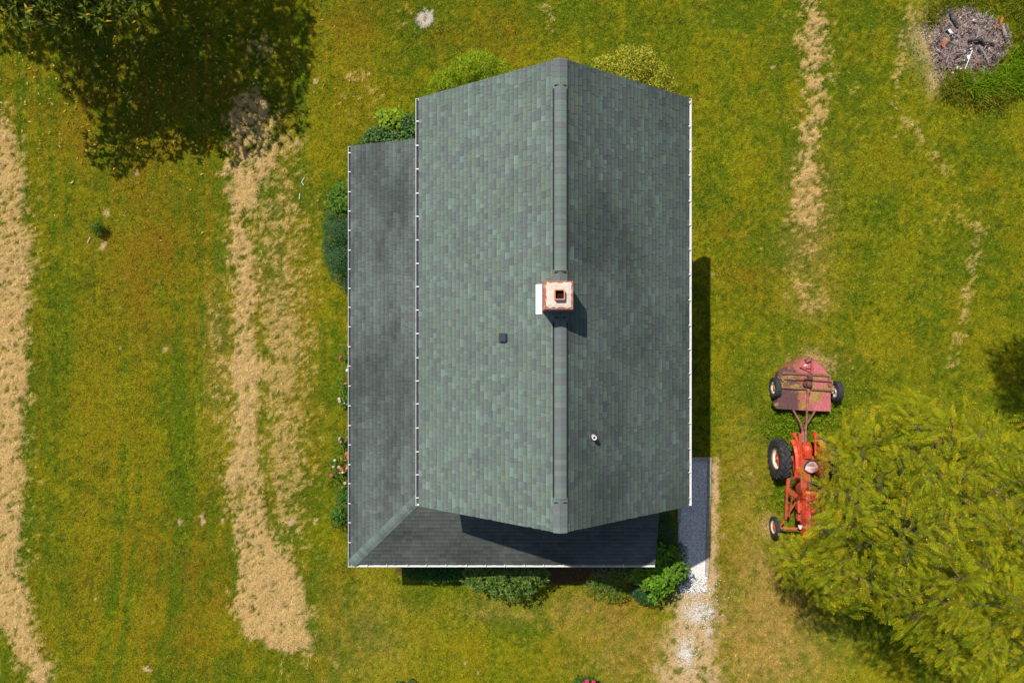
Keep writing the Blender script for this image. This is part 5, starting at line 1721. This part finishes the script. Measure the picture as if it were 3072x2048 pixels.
def wheel(parent, name, c, R_, W_, rim_r, out, lugs, mats, ribs=0):
    """a wheel with its axle along x; out = -1/+1 the outer side"""
    root_ = MB()
    w = W_ / 2
    tp = [(-w * 0.62, rim_r), (-w * 0.95, rim_r + (R_ - rim_r) * 0.35), (-w, rim_r + (R_ - rim_r) * 0.6), (-w * 0.86, R_ * 0.955), (-w * 0.5, R_ * 0.985), (0, R_ * 0.99),
          (w * 0.5, R_ * 0.985), (w * 0.86, R_ * 0.955), (w, rim_r + (R_ - rim_r) * 0.6), (w * 0.95, rim_r + (R_ - rim_r) * 0.35), (w * 0.62, rim_r)]
    root_.lathe([(a, r - (0.03 if lugs else 0.0)) for a, r in tp], c, 'x', 40, True)
    for k in range(lugs):
        t = 2 * math.pi * k / lugs
        for s in (-1, 1):
            pts = []
            for j, (ax_, dt) in enumerate(((0.0, 0.0), (0.45, -0.16), (0.80, -0.27), (1.0, -0.33))):
                tt = t + dt + (math.pi / lugs if s > 0 else 0)
                rr_ = R_ * (1.0 if j < 2 else (0.985 if j == 2 else 0.90))
                pts.append((c[0] + s * ax_ * w * 0.97, c[1] + (rr_ - 0.024) * math.cos(tt), c[2] + (rr_ - 0.024) * math.sin(tt)))
            root_.tube(pts, [0.026, 0.030, 0.032, 0.024], 4)
    for k in range(ribs):
        xx = (k - (ribs - 1) / 2) * W_ * 0.24
        root_.lathe([(xx - 0.012, R_ * 0.97), (xx - 0.010, R_ * 1.0), (xx + 0.010, R_ * 1.0), (xx + 0.012, R_ * 0.97)], c, 'x', 36, True)
    wh_ = root_.build(name, mats[0], parent, smooth=False)
    wh_.name = name
    rm = MB()
    o_ = out
    rm.lathe([(o_ * w * 0.62, rim_r + 0.012), (o_ * w * 0.70, rim_r + 0.012), (o_ * w * 0.66, rim_r - 0.02), (o_ * w * 0.25, rim_r - 0.055), (o_ * w * 0.05, rim_r * 0.80), (o_ * -w * 0.05, rim_r * 0.80), (-o_ * w * 0.60, rim_r - 0.01), (-o_ * w * 0.62, rim_r + 0.012)], c, 'x', 36, True)
    rm.build("rim", mats[1], wh_)
    hb = MB()
    hb.lathe([(o_ * w * 0.12, rim_r * 0.80), (o_ * w * 0.15, rim_r * 0.5), (o_ * w * 0.34, rim_r * 0.40), (o_ * w * 0.40, 0.07), (o_ * w * 0.62, 0.06)], c, 'x', 24, False)
    for k in range(6):
        t = 2 * math.pi * k / 6
        hb.tube([(c[0] + o_ * w * 0.30, c[1] + rim_r * 0.45 * math.cos(t), c[2] + rim_r * 0.45 * math.sin(t)), (c[0] + o_ * w * 0.46, c[1] + rim_r * 0.45 * math.cos(t), c[2] + rim_r * 0.45 * math.sin(t))], 0.016, 6)
    hb.build("hub", mats[2], wh_)
    return wh_


wheel(tractor, "rear_wheel", (9.155, -4.01, 0.69), 0.69, 0.37, 0.37, -1, 20, (m_tyre, m_rim, m_red))
wheel(tractor, "rear_wheel", (10.74, -4.01, 0.69), 0.69, 0.37, 0.37, 1, 20, (m_tyre, m_rim, m_red))
wheel(tractor, "front_wheel", (9.12, -6.44, 0.36), 0.36, 0.15, 0.21, -1, 0, (m_tyre, m_rim, m_red), ribs=3)
wheel(tractor, "front_wheel", (10.78, -6.44, 0.36), 0.36, 0.15, 0.21, 1, 0, (m_tyre, m_rim, m_red), ribs=3)
b = MB()
b.tube([(9.30, -4.01, 0.69), (10.60, -4.01, 0.69)], 0.10, 12)
b.tube([(9.42, -4.01, 0.69), (9.50, -4.01, 0.69)], 0.17, 14)
b.tube([(10.40, -4.01, 0.69), (10.48, -4.01, 0.69)], 0.17, 14)
b.build("rear_axle", m_red2, tractor, smooth=False)
b = MB()
b.box((TX, -4.05, 0.74), (0.42, 0.66, 0.46))
b.box((TX, -4.62, 0.74), (0.34, 0.60, 0.40))
b.box((TX, -5.45, 0.78), (0.38, 1.30, 0.46))
b.build("transmission", m_red2, tractor, bevel=0.03)
b = MB()
b.lathe([(-0.28, 0.05), (-0.24, 0.16), (0.05, 0.19), (0.20, 0.15), (0.24, 0.06)], (TX + 0.03, -3.70, 0.95), 'y', 16, False)
b.box((TX + 0.02, -3.48, 0.92), (0.24, 0.12, 0.10))
b.tube([(TX - 0.08, -3.8, 1.05), (TX - 0.08, -3.8, 1.14)], 0.05, 10)
b.build("hydraulic_lift", m_red, tractor, smooth=False)
for s, hh in ((-1, 0), (1, 0)):
    b = MB()
    ox = TX + s * 0.36
    # flat topped fender: bent plate over the inner side of the wheel
    pts = [(-3.32, 0.98), (-3.50, 1.28), (-3.80, 1.45), (-4.20, 1.47), (-4.52, 1.34), (-4.68, 1.08)]
    v_, f_ = [], []
    for (yy, zz) in pts:
        for xx, dz in ((ox, 0.0), (ox + s * 0.11, 0.03), (ox + s * 0.19, 0.0)):
            v_.append((xx, yy, zz + dz))
    for (yy, zz) in pts:
        for xx, dz in ((ox, -0.03), (ox + s * 0.11, 0.0), (ox + s * 0.19, -0.03)):
            v_.append((xx, yy, zz + dz))
    k6 = len(pts) * 3
    for i in range(len(pts) - 1):
        for j in range(2):
            q = i * 3 + j
            f_ += [(q, q + 1, q + 4, q + 3), (k6 + q + 3, k6 + q + 4, k6 + q + 1, k6 + q)]
    b.add(v_, f_)
    b.box((ox, -4.0, 1.10), (0.018, 1.0, 0.66))
    b.build("fender", m_red, tractor)
    la = MB()
    la.bar((TX + s * 0.27, -3.85, 1.06), (TX + s * 0.30, -3.38, 1.00), 0.05, 0.05)
    la.bar((TX + s * 0.30, -3.40, 1.02), (TX + s * 0.36, -3.12, 0.80), 0.06, 0.06)
    la.box((TX + s * 0.36, -3.14, 0.84), (0.15, 0.06, 0.08))
    la.box((TX + s * 0.35, -3.22, 0.90), (0.13, 0.04, 0.07))
    la.build("lift_arm", m_red, tractor)
# seat, steering wheel, levers
b = MB()
v_ = []
b.prism([(TX + 0.13 + 0.24 * math.cos(a) * (1 if math.sin(a) < 0.2 else 0.9), -4.22 + 0.20 * math.sin(a)) for a in [2 * math.pi * i / 18 for i in range(18)]], 1.06, 1.10)
seat = b.build("seat", m_seat, tractor, bevel=0.015)
b = MB()
prev = None
for i in range(9):
    a = math.pi * (1.0 * i / 8)
    b.tube([(TX + 0.13 + 0.25 * math.cos(a), -4.22 + 0.215 * math.sin(a), 1.10), (TX + 0.13 + 0.26 * math.cos(a), -4.20 + 0.235 * math.sin(a), 1.19)], 0.018, 5)
b.tube([(TX + 0.13 + 0.26 * math.cos(math.pi * i / 12), -4.20 + 0.235 * math.sin(math.pi * i / 12), 1.20) for i in range(13)], 0.018, 6)
b.build("seat_back_rail", m_iron, seat)
MB().bar((TX + 0.08, -3.92, 0.95), (TX + 0.12, -4.2, 1.05), 0.07, 0.03).build("seat_spring", m_iron, tractor)
b = MB()
sc = (TX + 0.02, -4.74, 1.50)
b.lathe([(-0.012, 0.205), (0.0, 0.22), (0.012, 0.205), (0.0, 0.19)], sc, 'y', 28, True)
for k in range(3):
    a = 2 * math.pi * k / 3 + 0.5
    b.tube([sc, (sc[0] + 0.2 * math.sin(a), sc[1], sc[2] + 0.2 * math.cos(a))], 0.009, 5)
b.turn(sc, Matrix.Rotation(math.radians(-62), 3, 'X'))
b.tube([sc, (TX, -5.15, 1.20)], 0.018, 8)
b.build("steering_wheel", m_iron, tractor)
b = MB()
b.tube([(TX - 0.14, -4.45, 0.92), (TX - 0.17, -4.40, 1.25)], 0.012, 6)
b.tube([(TX + 0.17, -4.55, 0.92), (TX + 0.22, -4.48, 1.22)], 0.012, 6)
b.build("lever", m_iron, tractor)
# hood, tank, grille
b = MB()
sec = [(-0.21, 0.98), (-0.22, 1.22), (-0.17, 1.36), (-0.06, 1.41), (0.06, 1.41), (0.17, 1.36), (0.22, 1.22), (0.21, 0.98)]
v_, f_ = [], []
ys = [-4.98, -5.05, -5.6, -6.15, -6.55, -6.72]
sc_ = [0.93, 1.0, 1.0, 0.98, 0.93, 0.84]
for yy, s in zip(ys, sc_):
    for (a, z) in sec:
        v_.append((TX + a * s, yy, 0.98 + (z - 0.98) * s))
k = len(sec)
for i in range(len(ys) - 1):
    for j in range(k - 1):
        f_.append((i * k + j, i * k + j + 1, (i + 1) * k + j + 1, (i + 1) * k + j))
f_ += [tuple(range(k)), tuple(reversed(range((len(ys) - 1) * k, len(ys) * k)))]
b.add(v_, f_)
hood = b.build("hood", m_red, tractor, smooth=False)
b = MB()
b.box((TX, -5.85, 1.416), (0.03, 1.5, 0.012))
b.box((TX - 0.11, -5.85, 1.392), (0.02, 1.4, 0.012))
b.build("hood_trim", m_red2, hood)
MB().lathe([(0, 0.045), (0.05, 0.045), (0.055, 0.03)], (TX, -5.28, 1.40), 'z', 12, False).build("filler_cap", m_iron, hood)
MB().box((TX, -6.74, 1.12), (0.32, 0.04, 0.34)).build("grille", m_rim, tractor, bevel=0.01)
b = MB()
b.box((TX - 0.27, -5.55, 1.02), (0.14, 0.26, 0.22))
b.tube([(TX - 0.30, -5.35, 1.10), (TX - 0.30, -5.75, 1.12)], 0.05, 8)
b.tube([(TX - 0.26, -5.15, 1.02), (TX - 0.25, -5.35, 1.0), (TX - 0.28, -5.9, 1.0)], 0.015, 6)
b.box((TX - 0.24, -5.95, 0.95), (0.12, 0.2, 0.16))
b.build("engine_fittings", m_red2, tractor, bevel=0.01)
for s in (-1, 1):
    b = MB()
    b.lathe([(-0.02, 0.035), (0.08, 0.075), (0.10, 0.078), (0.104, 0.05)], (TX + s * 0.30, -6.25, 1.22), 'y', 14, False)
    b.tube([(TX + s * 0.2, -6.2, 1.12), (TX + s * 0.30, -6.22, 1.2)], 0.012, 5)
    b.build("headlight", m_trim, tractor)
b = MB()
b.tube([(9.18, -6.44, 0.40), (9.45, -6.44, 0.55), (TX, -6.44, 0.62), (10.45, -6.44, 0.55), (10.72, -6.44, 0.40)], [0.04, 0.045, 0.06, 0.045, 0.04], 8)
b.bar((9.25, -6.40, 0.48), (TX - 0.1, -5.35, 0.62), 0.05, 0.04)
b.bar((10.65, -6.40, 0.48), (TX + 0.1, -5.35, 0.62), 0.05, 0.04)
b.build("front_axle", m_red2, tractor)
# side loader frame
for s, xo in ((-1, 9.33), (1, 10.57)):
    b = MB()
    b.bar((xo + s * -0.02, -4.62, 0.98), (xo, -5.10, 0.92), 0.11, 0.07)
    b.bar((xo, -5.08, 0.90), (xo, -6.05, 0.78), 0.075, 0.09)
    b.bar((xo - s * 0.00, -5.00, 0.95), (xo - s * 0.36, -5.28, 0.86), 0.15, 0.05)
    b.bar((xo - s * 0.20, -5.26, 0.86), (xo - s * 0.14, -6.0, 0.70), 0.045, 0.06)
    b.build("loader_arm", m_red2, tractor, bevel=0.006)
MB().box((TX, -3.45, 0.48), (0.10, 0.55, 0.05)).build("drawbar", m_red2, tractor)
# footboards
MB().box((TX - 0.33, -4.68, 0.62), (0.24, 0.34, 0.03)).build("footboard", m_iron, tractor)
MB().box((TX + 0.33, -4.68, 0.62), (0.24, 0.34, 0.03)).build("footboard", m_iron, tractor)

# ------------------------------------------------------------------ rotary mower behind it
def deck_mat():
    m, nt, N, L = new_mat("mower_deck_paint")
    out = N.new("ShaderNodeOutputMaterial"); b_ = N.new("ShaderNodeBsdfPrincipled")
    b_.inputs['Roughness'].default_value = 0.62
    L.new(b_.outputs[0], out.inputs['Surface'])
    g = N.new("ShaderNodeNewGeometry")
    n1 = N.new("ShaderNodeTexNoise"); n1.inputs['Scale'].default_value = 2.2; n1.inputs['Detail'].default_value = 7; n1.inputs['Roughness'].default_value = 0.66
    L.new(g.outputs['Position'], n1.inputs['Vector'])
    sx_ = N.new("ShaderNodeSeparateXYZ"); L.new(g.outputs['Position'], sx_.inputs[0])
    # paint has rusted away on one half of the rear panel
    mr = N.new("ShaderNodeMapRange"); mr.inputs['From Min'].default_value = 10.25; mr.inputs['From Max'].default_value = 9.75
    mr.inputs['To Min'].default_value = -0.10; mr.inputs['To Max'].default_value = 0.25
    L.new(sx_.outputs[0], mr.inputs['Value'])
    mr2 = N.new("ShaderNodeMapRange"); mr2.inputs['From Min'].default_value = -1.12; mr2.inputs['From Max'].default_value = -0.95
    mr2.inputs['To Min'].default_value = 0.0; mr2.inputs['To Max'].default_value = -0.16
    L.new(sx_.outputs[1], mr2.inputs['Value'])
    ad = N.new("ShaderNodeMath"); ad.operation = 'ADD'; L.new(mr.outputs[0], ad.inputs[0]); L.new(mr2.outputs[0], ad.inputs[1])
    ad2 = N.new("ShaderNodeMath"); ad2.operation = 'ADD'; L.new(ad.outputs[0], ad2.inputs[0]); L.new(n1.outputs['Fac'], ad2.inputs[1])
    cr_ = N.new("ShaderNodeValToRGB")
    el = cr_.color_ramp.elements
    el[0].position = 0.38; el[0].color = (0.46, 0.120, 0.130, 1)
    el[1].position = 0.68; el[1].color = (0.105, 0.045, 0.045, 1)
    e = el.new(0.50); e.color = (0.38, 0.095, 0.085, 1)
    e = el.new(0.58); e.color = (0.30, 0.105, 0.045, 1)
    e = el.new(0.63); e.color = (0.15, 0.060, 0.050, 1)
    L.new(ad2.outputs[0], cr_.inputs[0])
    n2 = N.new("ShaderNodeTexNoise"); n2.inputs['Scale'].default_value = 14; n2.inputs['Detail'].default_value = 6
    L.new(g.outputs['Position'], n2.inputs['Vector'])
    m2 = N.new("ShaderNodeMapRange"); m2.inputs['From Min'].default_value = 0.3; m2.inputs['From Max'].default_value = 0.7; m2.inputs['To Min'].default_value = 0.75; m2.inputs['To Max'].default_value = 1.25
    L.new(n2.outputs['Fac'], m2.inputs['Value'])
    vm = N.new("ShaderNodeVectorMath"); vm.operation = 'SCALE'; L.new(cr_.outputs[0], vm.inputs[0]); L.new(m2.outputs[0], vm.inputs['Scale'])
    L.new(vm.outputs[0], b_.inputs['Base Color'])
    return m


m_deckp = deck_mat()
m_rustbar = mat("rusty_tube", (0.22, 0.090, 0.060), 0.7, noise=(9, 0.3), wear=((0.34, 0.14, 0.13), 5, 0.55, 0.1), coords='World')
DZ = 0.50
mower = empty("rotary_mower", (10.05, -1.5, 0), "rusty faded red pull type rotary mower behind the tractor", "mower")


def M(u, v, z=DZ):       # places on the mower
    return P(2270 + u / 5.227, 1040 + v / 5.227, z)


outline = [(265, 905), (310, 970), (560, 985), (860, 1003), (1160, 1010), (1158, 700), (1180, 560), (1150, 470), (1080, 380), (1000, 290), (900, 215), (830, 185), (740, 178), (640, 200), (540, 250), (440, 325), (340, 410), (325, 480), (372, 520), (372, 680), (350, 790), (320, 845)]
poly = [M(a, b)[:2] for a, b in outline]
poly = poly[::-1]
ar = sum(poly[i][0] * poly[(i + 1) % len(poly)][1] - poly[(i + 1) % len(poly)][0] * poly[i][1] for i in range(len(poly)))
if ar < 0:
    poly = poly[::-1]
b = MB().prism(poly, DZ - 0.012, DZ)
n = len(poly)
for i in range(n):                      # skirt hanging from the deck edge
    p0, p1 = poly[i], poly[(i + 1) % n]
    b.bar((p0[0], p0[1], DZ - 0.13), (p1[0], p1[1], DZ - 0.13), 0.012, 0.235)
deck = b.build("deck", m_deckp, mower)
b = MB()
b.bar((*M(395, 405)[:2], DZ + 0.04), (*M(1135, 447)[:2], DZ + 0.04), 0.07, 0.07)
b.build("cross_bar", m_rustbar, mower)
b = MB()
b.tube([(*M(365, 498)[:2], DZ + 0.05), (*M(820, 515)[:2], DZ + 0.05), (*M(1165, 540)[:2], DZ + 0.05)], 0.036, 10)
b.build("cross_bar", m_rustbar, mower)
b = MB()
b.tube([(*M(345, 635)[:2], DZ + 0.06), (*M(820, 662)[:2], DZ + 0.06), (*M(1200, 688)[:2], DZ + 0.06)], 0.034, 10)
b.build("cross_bar", m_rustbar, mower)
b = MB()
for (u_, v_) in ((400, 520), (1130, 505), (1135, 600), (415, 410)):
    q = M(u_, v_); b.box((q[0], q[1], DZ + 0.035), (0.08, 0.10, 0.07))
b.build("bracket", m_rustbar, mower, bevel=0.008)
g = M(782, 585)
b = MB()
b.prism([(g[0] + 0.155 * math.cos(math.radians(a)), g[1] + 0.125 * math.sin(math.radians(a))) for a in (20, 70, 110, 160, 200, 250, 290, 340)], DZ, DZ + 0.17)
b.lathe([(0.0, 0.11), (0.10, 0.10), (0.12, 0.05)], (g[0], g[1], DZ + 0.17), 'z', 14, False)
q = M(810, 480); b.box((q[0], q[1], DZ + 0.12), (0.15, 0.14, 0.16))
q = M(770, 500); b.tube([(q[0] - 0.12, q[1], DZ + 0.16), (q[0] + 0.16, q[1] + 0.02, DZ + 0.14)], 0.035, 8)
b.build("gearbox", mat("gearbox_rust", (0.17, 0.055, 0.035), 0.75, noise=(12, 0.4), wear=((0.06, 0.045, 0.04), 9, 0.55, 0.1), coords='World'), mower, bevel=0.012)
b = MB()
b.bar((*M(838, 420)[:2], DZ + 0.12), (*M(840, 220)[:2], DZ + 0.14), 0.06, 0.06)
b.bar((*M(662, 315)[:2], DZ + 0.10), (*M(870, 322)[:2], DZ + 0.12), 0.025, 0.03)
b.bar((*M(664, 318)[:2], DZ + 0.06), (*M(825, 385)[:2], DZ + 0.10), 0.025, 0.03)
b.build("rear_strut", mat("strut_red", (0.42, 0.09, 0.085), 0.6, noise=(8, 0.25), coords='World'), mower)
b = MB()
q = M(800, 205)
b.box((q[0] - 0.03, q[1], DZ + 0.07), (0.17, 0.12, 0.13), Matrix.Rotation(0.5, 3, 'Z'))
b.tube([(q[0] + 0.06, q[1] + 0.05, DZ + 0.05), (q[0] + 0.08, q[1] + 0.02, DZ + 0.24)], 0.03, 8)
b.build("tail_bracket", m_rustbar, mower, bevel=0.008)
q = M(770, 290)
b = MB().lathe([(0.0, 0.055), (0.016, 0.055), (0.016, 0.03)], (q[0], q[1], DZ), 'z', 18, False)
b.v = [(q[0] + (v[0] - q[0]) * 1.2, q[1] + (v[1] - q[1]) * 0.7, v[2]) for v in b.v]
b.build("badge", mat("badge_white", (0.62, 0.58, 0.55), 0.5, wear=((0.1, 0.08, 0.08), 12, 0.6, 0.05)), mower)
b = MB()
b.tube([(*M(785, 650)[:2], DZ + 0.13), (*M(770, 1000)[:2], 0.60), (*M(755, 1300)[:2], 0.58), (*M(748, 1540)[:2], 0.60)], [0.042, 0.036, 0.033, 0.033], 10)
b.lathe([(-0.06, 0.06), (0.05, 0.065)], (*M(787, 690)[:2], DZ + 0.13), 'y', 10, False)
b.build("drive_shaft", m_rustbar, mower)
b = MB()
b.bar((*M(575, 990)[:2], 0.47), (*M(690, 1190)[:2], 0.47), 0.06, 0.06)
b.bar((*M(688, 1185)[:2], 0.47), (*M(726, 1330)[:2], 0.47), 0.06, 0.06)
b.bar((*M(726, 1320)[:2], 0.47), (*M(728, 1545)[:2], 0.48), 0.10, 0.06)
b.bar((*M(915, 1010)[:2], 0.47), (*M(740, 1290)[:2], 0.47), 0.055, 0.055)
b.build("hitch_frame", m_rustbar, mower)
m_wheelrim = mat("dusty_white_rim", (0.70, 0.66, 0.60), 0.6, noise=(10, 0.2), wear=((0.32, 0.16, 0.08), 9, 0.55, 0.08), coords='World')
m_rustrim = mat("rusty_rim", (0.42, 0.22, 0.07), 0.7, noise=(10, 0.3), coords='World')
lw = P(2324, 1163, 0.36); rw = P(2508, 1174, 0.36)
wheel(mower, "wheel", (lw[0] + 0.02, lw[1], 0.36), 0.36, 0.21, 0.20, -1, 0, (m_tyre, m_wheelrim, m_rustrim), ribs=4)
wheel(mower, "wheel", (rw[0] + 0.02, rw[1], 0.36), 0.36, 0.21, 0.20, -1, 0, (m_tyre, m_wheelrim, m_wheelrim), ribs=4)
b = MB()
b.tube([(lw[0], lw[1], 0.36), (lw[0] + 0.28, lw[1] + 0.02, 0.44), (*M(400, 640)[:2], DZ + 0.03)], 0.03, 8)
b.tube([(rw[0], rw[1], 0.36), (rw[0] - 0.2, rw[1] + 0.03, 0.44), (*M(1130, 690)[:2], DZ + 0.03)], 0.03, 8)
b.bar((*M(1185, 520)[:2], DZ), (*M(1178, 700)[:2], DZ - 0.02), 0.04, 0.06)
b.build("wheel_arm", m_rustbar, mower)

# dry clippings lying on the deck and by the front wheel
pts = []
for (u_, v_, su, sv, k) in ((430, 530, 40, 30, 150), (960, 470, 110, 18, 260), (880, 600, 30, 40, 120), (1080, 650, 60, 25, 200), (890, 740, 70, 40, 420), (930, 830, 40, 30, 160), (600, 610, 70, 14, 140), (500, 470, 60, 10, 90), (730, 930, 18, 40, 110), (400, 610, 20, 30, 90), (560, 440, 60, 8, 80), (700, 700, 60, 12, 80), (310, 905, 14, 14, 40)):
    for _ in range(k):
        q = M(random.gauss(u_, su), random.gauss(v_, sv)); pts.append((q[0], q[1]))
pts = [p for p in pts if inside_poly(p[0], p[1], poly)]
x = np.array([p[0] for p in pts]); y = np.array([p[1] for p in pts]); n = len(x)
th = rng.uniform(0, 2 * np.pi, n); ln = rng.uniform(0.03, 0.09, n)
V = np.empty((n, 3, 3)); c_, s_ = np.cos(th), np.sin(th)
V[:, 0] = np.stack([x - s_ * 0.006, y + c_ * 0.006, np.full(n, DZ + 0.004)], 1)
V[:, 1] = np.stack([x + s_ * 0.006, y - c_ * 0.006, np.full(n, DZ + 0.004)], 1)
V[:, 2] = np.stack([x + c_ * ln, y + s_ * ln, DZ + 0.006 + rng.uniform(0, 0.02, n)], 1)
C = np.repeat(palette_cols(n, [[0.40, 0.30, 0.10], [0.46, 0.36, 0.14], [0.30, 0.24, 0.06], [0.5, 0.36, 0.03]], 0.25), 3, axis=0)
o = link_mesh("dry_clippings", arrays_mesh("dry_clippings", V.reshape(-1, 3), np.arange(n * 3).reshape(-1, 3), C), m_straw)
tag(o, "dry grass clippings caught on top of the mower deck", "clippings", kind='stuff')
n = 1500
cc = np.array([P(2306, 1580), P(2302, 1570), P(2420, 1078), P(2440, 1082), P(2470, 1100)])[rng.integers(0, 5, n)]
x = cc[:, 0] + rng.normal(size=n) * 0.14; y = cc[:, 1] + rng.normal(size=n) * 0.17
th = rng.uniform(0, 2 * np.pi, n); ln = rng.uniform(0.05, 0.13, n); c_, s_ = np.cos(th), np.sin(th)
z = at_field(HUMP, x, y)
V = np.empty((n, 3, 3))
V[:, 0] = np.stack([x - s_ * 0.005, y + c_ * 0.005, z + 0.02], 1)
V[:, 1] = np.stack([x + s_ * 0.005, y - c_ * 0.005, z + 0.02], 1)
V[:, 2] = np.stack([x + c_ * ln, y + s_ * ln, z + rng.uniform(0.02, 0.12, n)], 1)
C = np.repeat(palette_cols(n, [STRAW, STRAW * 0.8, STRAW * 1.15], 0.2), 3, axis=0)
o = link_mesh("dry_clippings", arrays_mesh("dry_clippings", V.reshape(-1, 3), np.arange(n * 3).reshape(-1, 3), C), m_straw)
tag(o, "dry grass heaped by the mower's rounded end and tractor's front wheel", "clippings", kind='stuff')
